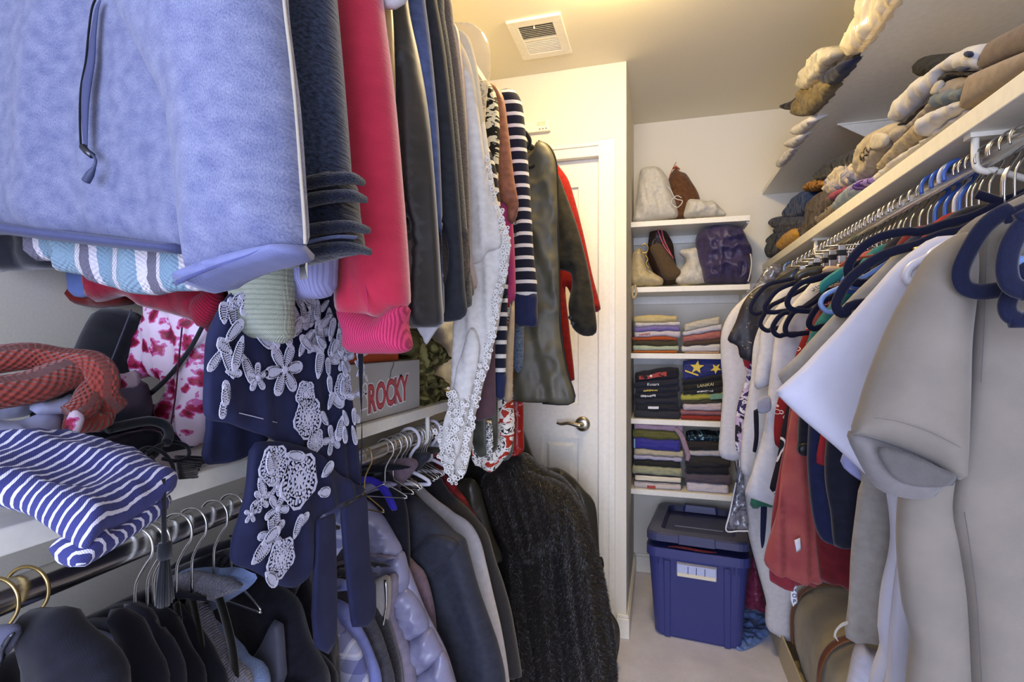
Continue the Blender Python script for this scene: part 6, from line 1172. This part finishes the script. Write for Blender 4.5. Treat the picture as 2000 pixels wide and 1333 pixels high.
# ================================================================ end shelves, tub
def cloth_bag(name, label, Y, ol, m, th=.10, parts=(), crump=(.014, .05, .06), fold=(.006, .06, .3, .6), seed=1, tb=None, group=None):
    t = Thing(name, label, 'bag', group); P = PY(Y); t.add('body', soft(P, ol, th, th*.5, .009, fold, crump, seed, tb=tb), m)
    for nm, g, mm in parts: t.add(nm, g(P), mm)
    return t.end()
m_wbag = fabric('white_flannel', 'd8d4c8', 'c9c4b8', .9); m_cord = fabric('white_cord', 'e4e0d6', rough=.8)
YE = 2.74
cloth_bag('drawstring_bag', 'tall white flannel drawstring bag on the topmost end shelf', YE, [(1236, 434), (1240, 410), (1248, 350), (1252, 332), (1275, 326), (1290, 330), (1305, 350), (1312, 372), (1320, 395), (1324, 422), (1305, 428), (1270, 434), (1250, 438)], m_wbag, .14, [('drawstring', lambda P: tube(pxp(P, [(1303, 372), (1310, 380), (1318, 395), (1332, 400), (1322, 412), (1310, 402), (1320, 390), (1330, 394)], .075), .0022, 6, sm=4), m_cord)], seed=2)
cloth_bag('drawstring_bag', 'brown cloth drawstring bag with an orange cord, behind the white ones', YE+.06, [(1306, 428), (1304, 370), (1310, 340), (1318, 330), (1320, 322), (1326, 334), (1340, 340), (1352, 358), (1366, 384), (1366, 410), (1355, 428)], fabric('brown_cloth', '6e4a2e', '5d3c26', .85), .12, [('orange_cord', lambda P: tube(pxp(P, [(1320, 323), (1313, 336), (1307, 352), (1304, 368)], .05), .0018, 6, sm=4), fabric('orange_cord', 'b5502c')), ('neck_tie', lambda P: tube(pxp(P, [(1314, 334), (1320, 330), (1327, 335)], .035), .004, 6, sm=4), fabric('orange_cord', 'b5502c'))], seed=3)
cloth_bag('drawstring_bag', 'slumped low white bag beside the brown one on the topmost end shelf', YE-.02, [(1336, 424), (1340, 400), (1346, 390), (1362, 390), (1378, 393), (1390, 392), (1404, 402), (1418, 420), (1400, 423), (1360, 425)], m_wbag, .12, crump=(.02, .04, .03), seed=4)
cloth_bag('pouch_bag', 'cream pouch with gold rings at the left end of the second end shelf', YE-.03, [(1235, 556), (1233, 530), (1236, 495), (1248, 485), (1258, 492), (1262, 520), (1280, 535), (1295, 545), (1292, 557), (1260, 558)], fabric('cream_cloth', 'd0c096', 'bfae84', .85), .11, [('ring', lambda P: tube(pxp(P, [(1253, 486), (1259, 480), (1266, 486), (1264, 496), (1256, 497), (1252, 490)], .06), .003, 8, sm=4), metal('gold_ring', 'b8954a', .3)), ('clasp', lambda P: tube(pxp(P, [(1260, 500), (1266, 510), (1262, 518), (1270, 528)], .06), .004, 8, sm=3), metal('gold_ring', 'b8954a', .3)), ('strap_loop', lambda P: tube(pxp(PY(EY-.01), [(1240, 556), (1243, 572), (1238, 582), (1235, 574), (1236, 558)], 0), .006, 8, sm=4), fabric('cream_cloth', 'd0c096'))], seed=5)
cloth_bag('handbag', 'dark brown soft leather bag with a pink cord on the second end shelf', YE+.04, [(1264, 500), (1270, 450), (1280, 442), (1300, 452), (1314, 475), (1318, 500), (1326, 540), (1330, 552), (1290, 556), (1275, 530)], paint('dark_brown_leather', '2e2018', .45, .4, bmp=.2), .10, [('front_flap', lambda P: soft(P, [(1270, 488), (1285, 478), (1305, 490), (1320, 520), (1332, 536), (1322, 546), (1300, 548), (1288, 530), (1278, 508)], .06, .03, .009, None, (.006, .03, .05), 3, off=.045), fabric('olive_brown', '5c4a34')), ('pink_cord', lambda P: tube(pxp(P, [(1282, 444), (1288, 465), (1298, 488), (1310, 503), (1315, 510), (1308, 498), (1296, 472), (1290, 444)], .085), .0024, 6, sm=4), fabric('pink_cord', 'd2607c'))], seed=6)
cloth_bag('dust_bag', 'white dust bag beside the purple drawstring bag', YE, [(1322, 553), (1328, 530), (1340, 510), (1326, 495), (1330, 488), (1345, 486), (1362, 484), (1368, 500), (1376, 530), (1378, 552)], m_wbag, .12, crump=(.014, .03, .1), seed=7)
cloth_bag('drawstring_bag', 'big dark purple nylon drawstring bag filling the second end shelf', YE-.02, [(1378, 552), (1370, 530), (1362, 500), (1358, 470), (1366, 452), (1385, 442), (1400, 438), (1430, 440), (1448, 446), (1458, 466), (1468, 490), (1466, 520), (1462, 553), (1420, 554)], fabric('purple_nylon', '40385c', '332c4c', .45, 'satin', .1, .4), .20, [('white_cord', lambda P: tube(pxp(P, [(1461, 500), (1463, 520), (1459, 545), (1456, 553)], .07), .003, 6, sm=3), m_cord)], crump=(.035, .05, .06), seed=8)

SX = lambda u, Y=2.655: PY(Y).px(u, 700)[0]
SZ = lambda v, u=1290, Y=2.655: PY(Y).px(u, v)[1]
def stack(items, u0, u1, shelf_z, where, group, tilt=0.0, seed=0, dy=0.0):
    """items from the bottom up: (hex or material, pixel thickness, label, decoration); neighbours share a wavy edge"""
    rng = random.Random(seed); x0, x1 = SX(u0), SX(u1); n = len(items); P = PY(2.668+dy); xs = np.linspace(x0, x1, 15); H = [0]
    for it in items: H.append(H[-1]+it[1]/F*2.56)
    def edge(k, x):
        if k == 0: return np.zeros_like(x)+shelf_z+.0006
        f = min(1, k/2.5); q = (x-x0)/(x1-x0)
        return shelf_z+.0006+H[k]+f*(tilt*(k/n)*(x-(x0+x1)/2)+.012*(fbm(x*11+seed*3, x*0+k*1.9, seed+k*2)-.5)+.004*(vnoise(x*38, x*0+k, seed+k)-.5)-.006*(2*q-1)**2*(k == n))
    for k, it in enumerate(items):
        m = it[0] if not isinstance(it[0], str) else fabric('fold_'+it[0], it[0], rough=.9, bs=.15)
        a = rng.uniform(0, .014); b = rng.uniform(0, .016); X = xs.copy(); X[0] += a; X[-1] -= b; X = np.linspace(X[0], X[-1], 15)
        lo = edge(k, X); hi = np.maximum(edge(k+1, X), lo+.006); h = it[1]/F*2.56
        ol = [(x, z) for x, z in zip(X, lo)]+[(X[-1]+.004, (lo[-1]+hi[-1])/2)]+[(x, z) for x, z in zip(X[::-1], hi[::-1])]+[(X[0]-.004, (lo[0]+hi[0])/2)]
        t = Thing('folded_clothes', it[2]+', '+where, 'folded clothes', group)
        t.add('fold', soft(P, ol, .034, max(.006, h*.42), .0062, (.003, .09, .3, .8), (.006, .09, .009), seed*7+k*3.1, local=True, tb=.20, off=rng.uniform(-.004, .004)), m)
        if len(it) > 3:
            zf = lambda x, k=k: float((edge(k, np.array([x]))+edge(k+1, np.array([x])))[0]/2)
            for nm, g_, mm in it[3](X[0], X[-1], P.p[1]-.0215, zf, h): t.add(nm, g_, mm, sm=False)
        t.end()
def prt(txt, m, size, dx=0.0, ext=.0006):
    def f(a, b, y, zf, h):
        c = (a+b)/2+dx; return [('print', text_geo(txt, size, lambda x, yy, zz: np.array([c+x, y-zz, zf(c+x)+yy]), ext), m)]
    return f
def marks(m, x0, x1, hh, seed=1):              # lettering too small to read in the photograph: short strokes
    def f(a, b, y, zf, h):
        q = random.Random(seed); P_ = []; x = x0
        while x < x1:
            w_ = q.uniform(.002, .006); t0 = q.uniform(-.5, -.2); t1 = q.uniform(.2, .5); P_.append([(x, t0*hh), (x+w_, t0*hh), (x+w_*q.uniform(.7, 1.1), t1*hh), (x+w_*.1, t1*hh)]); x += w_+q.uniform(.0008, .002)
        return [('print', flat_geo(lambda x, yy, z=0: np.array([a+x, y-z, zf(a+x)+yy]), P_, .001), m)]
    return f
def patch(nm, m, x0, x1, k0, k1):              # a flat printed or contrasting patch between two heights of the fold
    def f(a, b, y, zf, h): return [(nm, flat_geo(lambda x, yy, z=0: np.array([a+x, y-z, zf(a+x)+yy]), [[(x0, k0*h), ((x0+x1)/2, k0*h), (x1, k0*h), (x1, k1*h), ((x0+x1)/2, k1*h), (x0, k1*h)]], .001), m)]
    return f
def star(cx, cz, r, y, rot=0.0, sh=0.0):
    P = [((r if k % 2 == 0 else r*.42)*math.sin(rot+k*math.pi/5), (r if k % 2 == 0 else r*.42)*math.cos(rot+k*math.pi/5)) for k in range(10)]
    return flat_geo(lambda x, yy, z=0: np.array([cx+x, y-z, cz+yy+x*sh]), [P], .0012)
wink = paint('white_print', 'dcdce0', .7); yink = paint('yellow_print', 'd8c254', .7); rink = paint('red_print', 'a4443a', .7); gink = paint('cream_print', 'cfc79a', .7)
stack([('b5652c', 5, 'orange top'), ('b9c6ac', 10, 'mint green top'), ('4c4634', 9, 'olive brown top'), ('b0552e', 8, 'terracotta top'), ('d4cbd0', 11, 'white top with red print', marks(rink, .02, .07, .012, 2)), ('8478b4', 10, 'lilac top'), ('d8d2cc', 7, 'white rumpled top'), ('d3c08a', 14, 'straw yellow top')], 1236, 1328, 1.196, 'left pile, pale tops shelf', 'pale tops on the third end shelf', seed=1)
stack([('d0a98c', 4, 'peach top'), ('d9d7da', 12, 'white top'), ('54463a', 9, 'chocolate top'), ('b4716a', 13, 'rose pink top'), ('ccc9d4', 10, 'pale lilac top'), ('cbc4b4', 16, 'oatmeal sweater')], 1332, 1412, 1.196, 'right pile, pale tops shelf', 'pale tops on the third end shelf', tilt=.22, seed=2)
def redband(a, b, y, zf, h):
    fn = lambda x, yy, q=0: np.array([a+.018+x, y-q, zf(a+.018+x)-h*.2+yy])
    return [('print_band', flat_geo(fn, [[(0, 0), (.045, -.002), (.09, 0), (.13, 0), (.13, .022), (.09, .022), (.045, .014), (0, .018)]], .0012), rink)]+[('print_badge', lathe([(.006, 0), (.006, -.0016)], fn(.015+.042*k, .010, .0012), 10, 'y'), paint('dark_print', '5c1c18', .7) if k != 1 else wink) for k in range(3)]
stack([('3a3b44', 15, 'faded black tee shirt'), ('2f3038', 12, 'black tee shirt with a pale leaf mark', patch('print', wink, .06, .11, -.2, .2)), ('34353f', 13, 'charcoal tee shirt'), ('2c2d38', 10, 'ink black tee shirt with white block lettering', marks(wink, .03, .10, .012, 3)), ('2e303d', 12, 'blue black tee shirt with yellow lettering', marks(yink, .035, .10, .010, 4)), ('2f313e', 12, 'black tee shirt with white script', prt('Kozara', wink, .020, -.015)), ('282830', 22, 'black tee shirt with a red badge band', redband)], 1238, 1330, .875, 'left pile, printed tee shelf', 'printed tees on the fourth end shelf', tilt=.14, seed=3)
def stars(a, b, y, zf, h):
    c = (a+b)/2; return [('star_print', star(c-.03, zf(c-.03)+.008, .034, y, .15, .12), yink), ('star_print', star(c+.055, zf(c+.055)-.014, .026, y, .7, .16), yink), ('print_stripe', flat_geo(lambda x, yy, q=0: np.array([a+.006+x, y-q, zf(a)-.004+yy-x*.35]), [[(0, 0), (.06, 0), (.06, .008), (0, .008)]], .001), yink)]
stack([('9a3a30', 9, 'brick red tee shirt'), ('9c6a70', 10, 'mauve tee shirt'), ('cfc2ca', 13, 'pale pink tee shirt'), ('4c4a3c', 7, 'dark olive tee shirt'), ('b3b055', 12, 'lime and mint tee shirt', patch('mint_half', fabric('mint_tee', '7fae98'), .13, .21, -.42, .42)), ('2c2d33', 10, 'black tee shirt with thin white lettering', marks(wink, .06, .13, .009, 6)), ('33332e', 12, 'black tee shirt with cream surf lettering', prt('LANIKAI', gink, .020, .01)), ('26272e', 9, 'jet black tee shirt'), ('3a3f7c', 38, 'royal blue tee shirt with big yellow stars', stars)], 1330, 1414, .875, 'right pile, printed tee shelf', 'printed tees on the fourth end shelf', tilt=.2, seed=4)
stack([('d5cbc8', 11, 'off-white top with a red corner', patch('red_corner', rink, .06, .10, -.4, .1)), (stripes('cream_black_stripe', [(0, 'ddd4bd'), (.75, '3a3640')], .03), 16, 'cream top with black stripes'), ('a9a987', 16, 'khaki green top'), ('33322f', 12, 'black top'), ('b7b4cc', 9, 'lavender white top'), ('c2b79c', 12, 'sand top'), ('43419a', 21, 'ultramarine top with a light blue edge', patch('blue_edge', fabric('light_blue_edge', '9cc4de'), .002, .008, -.4, .45)), ('6b6a3c', 17, 'olive green top'), ('c9a9b8', 12, 'dusty pink top'), ('86606c', 11, 'plum checked top')], 1236, 1334, .530, 'left pile, lowest end shelf', 'tops on the lowest end shelf', seed=5)
stack([('d6cdd4', 17, 'pinkish white sweatshirt'), ('5f5660', 18, 'warm grey sweatshirt'), ('2b2a30', 13, 'black sweatshirt'), ('3a3736', 21, 'charcoal sweatshirt'), ('bcb8bc', 11, 'light grey top'), ('35312f', 19, 'black brown top'), (blotch('teal_batik', [(0, '16222e'), (.5, '1c3442'), (.6, '8fb4c4')], 60, .8, 1.5), 12, 'dark teal batik top')], 1338, 1428, .530, 'right pile, lowest end shelf', 'tops on the lowest end shelf', tilt=.05, seed=6)
one('draped_sleeve', 'striped pink sleeve spilling between the piles of the lowest end shelf', 'sleeve', tube(pxp(PY(2.645), [(1318, 836), (1330, 850), (1338, 870), (1344, 890), (1342, 900)]), [.010, .012, .012, .011, .008], 10, flat=.4, ref=(0, 1, 0), sm=5), fabric('pink_stripe_sleeve', 'c4aab8', '7c5a6c', .9, vs=260))

# ---------------------------------------------------------------- blue plastic tub
m_tub = paint('navy_plastic', '34386e', .38, .5, bmp=.05); m_lid = paint('dark_plastic_lid', '3c3f60', .34, .5, bmp=.05)
def tub():
    t = Thing('storage_tub', 'navy blue plastic storage tub with its lid ajar and a white handle', 'storage tub')
    ang = -.10; A = np.array([-.022, 2.318, 0]); W = .345; D = .50; ca, sa = math.cos(ang), math.sin(ang)
    def W_(x, y, z): return np.array([A[0]+x*ca-y*sa, A[1]+x*sa+y*ca, z])
    def rr(x0, x1, y0, y1, r, n=5):
        P = []
        for cx, cy, a0 in ((x1-r, y1-r, 0), (x0+r, y1-r, 90), (x0+r, y0+r, 180), (x1-r, y0+r, 270)):
            for k in range(n+1): a = math.radians(a0+90*k/n); P.append((cx+r*math.cos(a), cy+r*math.sin(a)))
        return P
    def loft(rings):
        n = len(rings[0][0]); V = []; Fc = []
        for P, z in rings:
            for i, (x, y) in enumerate(P): V.append(W_(x, y, z(x, y) if callable(z) else z))
        for k in range(len(rings)-1): Fc += [(k*n+i, k*n+(i+1) % n, (k+1)*n+(i+1) % n, (k+1)*n+i) for i in range(n)]
        Fc += [tuple(range(n))[::-1], tuple(range((len(rings)-1)*n, len(rings)*n))]; V = np.array(V); return V, Fc, V[:, :2]
    e = .026
    t.add('body', loft([(rr(.012, W-.012, .01, D-.01, .03), .0), (rr(0, W, 0, D, .035), .012), (rr(-e*.9, W+e*.9, -e*.8, D+e*.8, .04), .345), (rr(-e-.006, W+e+.006, -e-.004, D+e+.004, .04), .347), (rr(-e-.006, W+e+.006, -e-.004, D+e+.004, .04), .385)]), m_tub, sm=False)
    for x in (.055, W-.055):
        t.add('corner_rib', loft([(rr(x-.012, x+.012, -.006, .02, .004, 2), .004), (rr(x-.014, x+.014, -e-.004, .0, .004, 2), .335)]), m_tub, sm=False)
    for x in (.02, .04, W-.05, W-.03, W-.01): t.add('rim_rib', loft([(rr(x-.0015, x+.0015, -e-.008, -e+.01, .001, 1), .315), (rr(x-.0015, x+.0015, -e-.008, -e+.01, .001, 1), .347)]), m_tub, sm=False)
    # lid, slightly lifted at the front
    zl = lambda base: (lambda x, y: base+.026-.03*y/D)
    o = .006
    t.add('lid', loft([(rr(-e-o, W+e+o, -e-o, D+e+o, .045), zl(.386)), (rr(-e-o, W+e+o, -e-o, D+e+o, .045), zl(.414)), (rr(-e+.004, W+e-.004, -e+.004, D+e-.004, .04), zl(.421)), (rr(.022, W-.022, .035, D-.02, .03), zl(.421)), (rr(.034, W-.034, .047, D-.032, .025), zl(.396))]), m_lid, sm=False)
    for y in (.10, .19): t.add('lid_highlight_strip', loft([(rr(.07, W-.07, y-.003, y+.003, .002, 1), zl(.3955)), (rr(.07, W-.07, y-.002, y+.002, .001, 1), zl(.399))]), paint('lid_highlight', '6a6d88', .3), sm=False)  # paler strips: highlights on the lid put in as colour
    t.add('lid_latch', loft([(rr(.09, W-.09, D-.045, D+.01, .01, 2), zl(.40)), (rr(.095, W-.095, D-.04, D+.005, .01, 2), zl(.432))]), m_tub, sm=False)
    t.add('lid_front_tab', loft([(rr(.10, W-.10, -e-o-.004, -e+.03, .004, 2), zl(.384)), (rr(.10, W-.10, -e-o-.004, -e+.03, .004, 2), zl(.4225))]), m_lid, sm=False)
    h = t.add('handle', loft([(rr(.095, W-.095, -e-.016, -e+.01, .005, 2), .283), (rr(.095, W-.095, -e-.026, -e+.01, .006, 2), .30), (rr(.095, W-.095, -e-.022, -e+.01, .006, 2), .335)]), paint('handle_grey_white', 'a9b0cc', .45), sm=False)
    for x in (.14, W/2, W-.14): t.add('handle_rib', loft([(rr(x-.0015, x+.0015, -e-.0275, -e, .001, 1), .302), (rr(x-.0015, x+.0015, -e-.024, -e, .001, 1), .33)]), m_tub, h, sm=False)
    t.add('handle_label', loft([(rr(.097, W-.097, -e-.0278, -e, .004, 2), .288), (rr(.097, W-.097, -e-.0288, -e, .004, 2), .302)]), paint('label_cream', 'ddd2b4', .6), h, sm=False)
    t.end()
    f = Thing('fabric_scrap', 'red and black fabric caught under the tub lid', 'cloth')
    f.add('scrap', tube([W_(.06, -.02, .392), W_(.12, -.026, .398), W_(.2, -.027, .394), W_(.25, -.02, .395)], [.004, .009, .009, .004], 8, flat=.5, sm=4), fabric('red_black_scrap', '8c1a28', '16080c', .6, vs=50)); f.end()
tub()
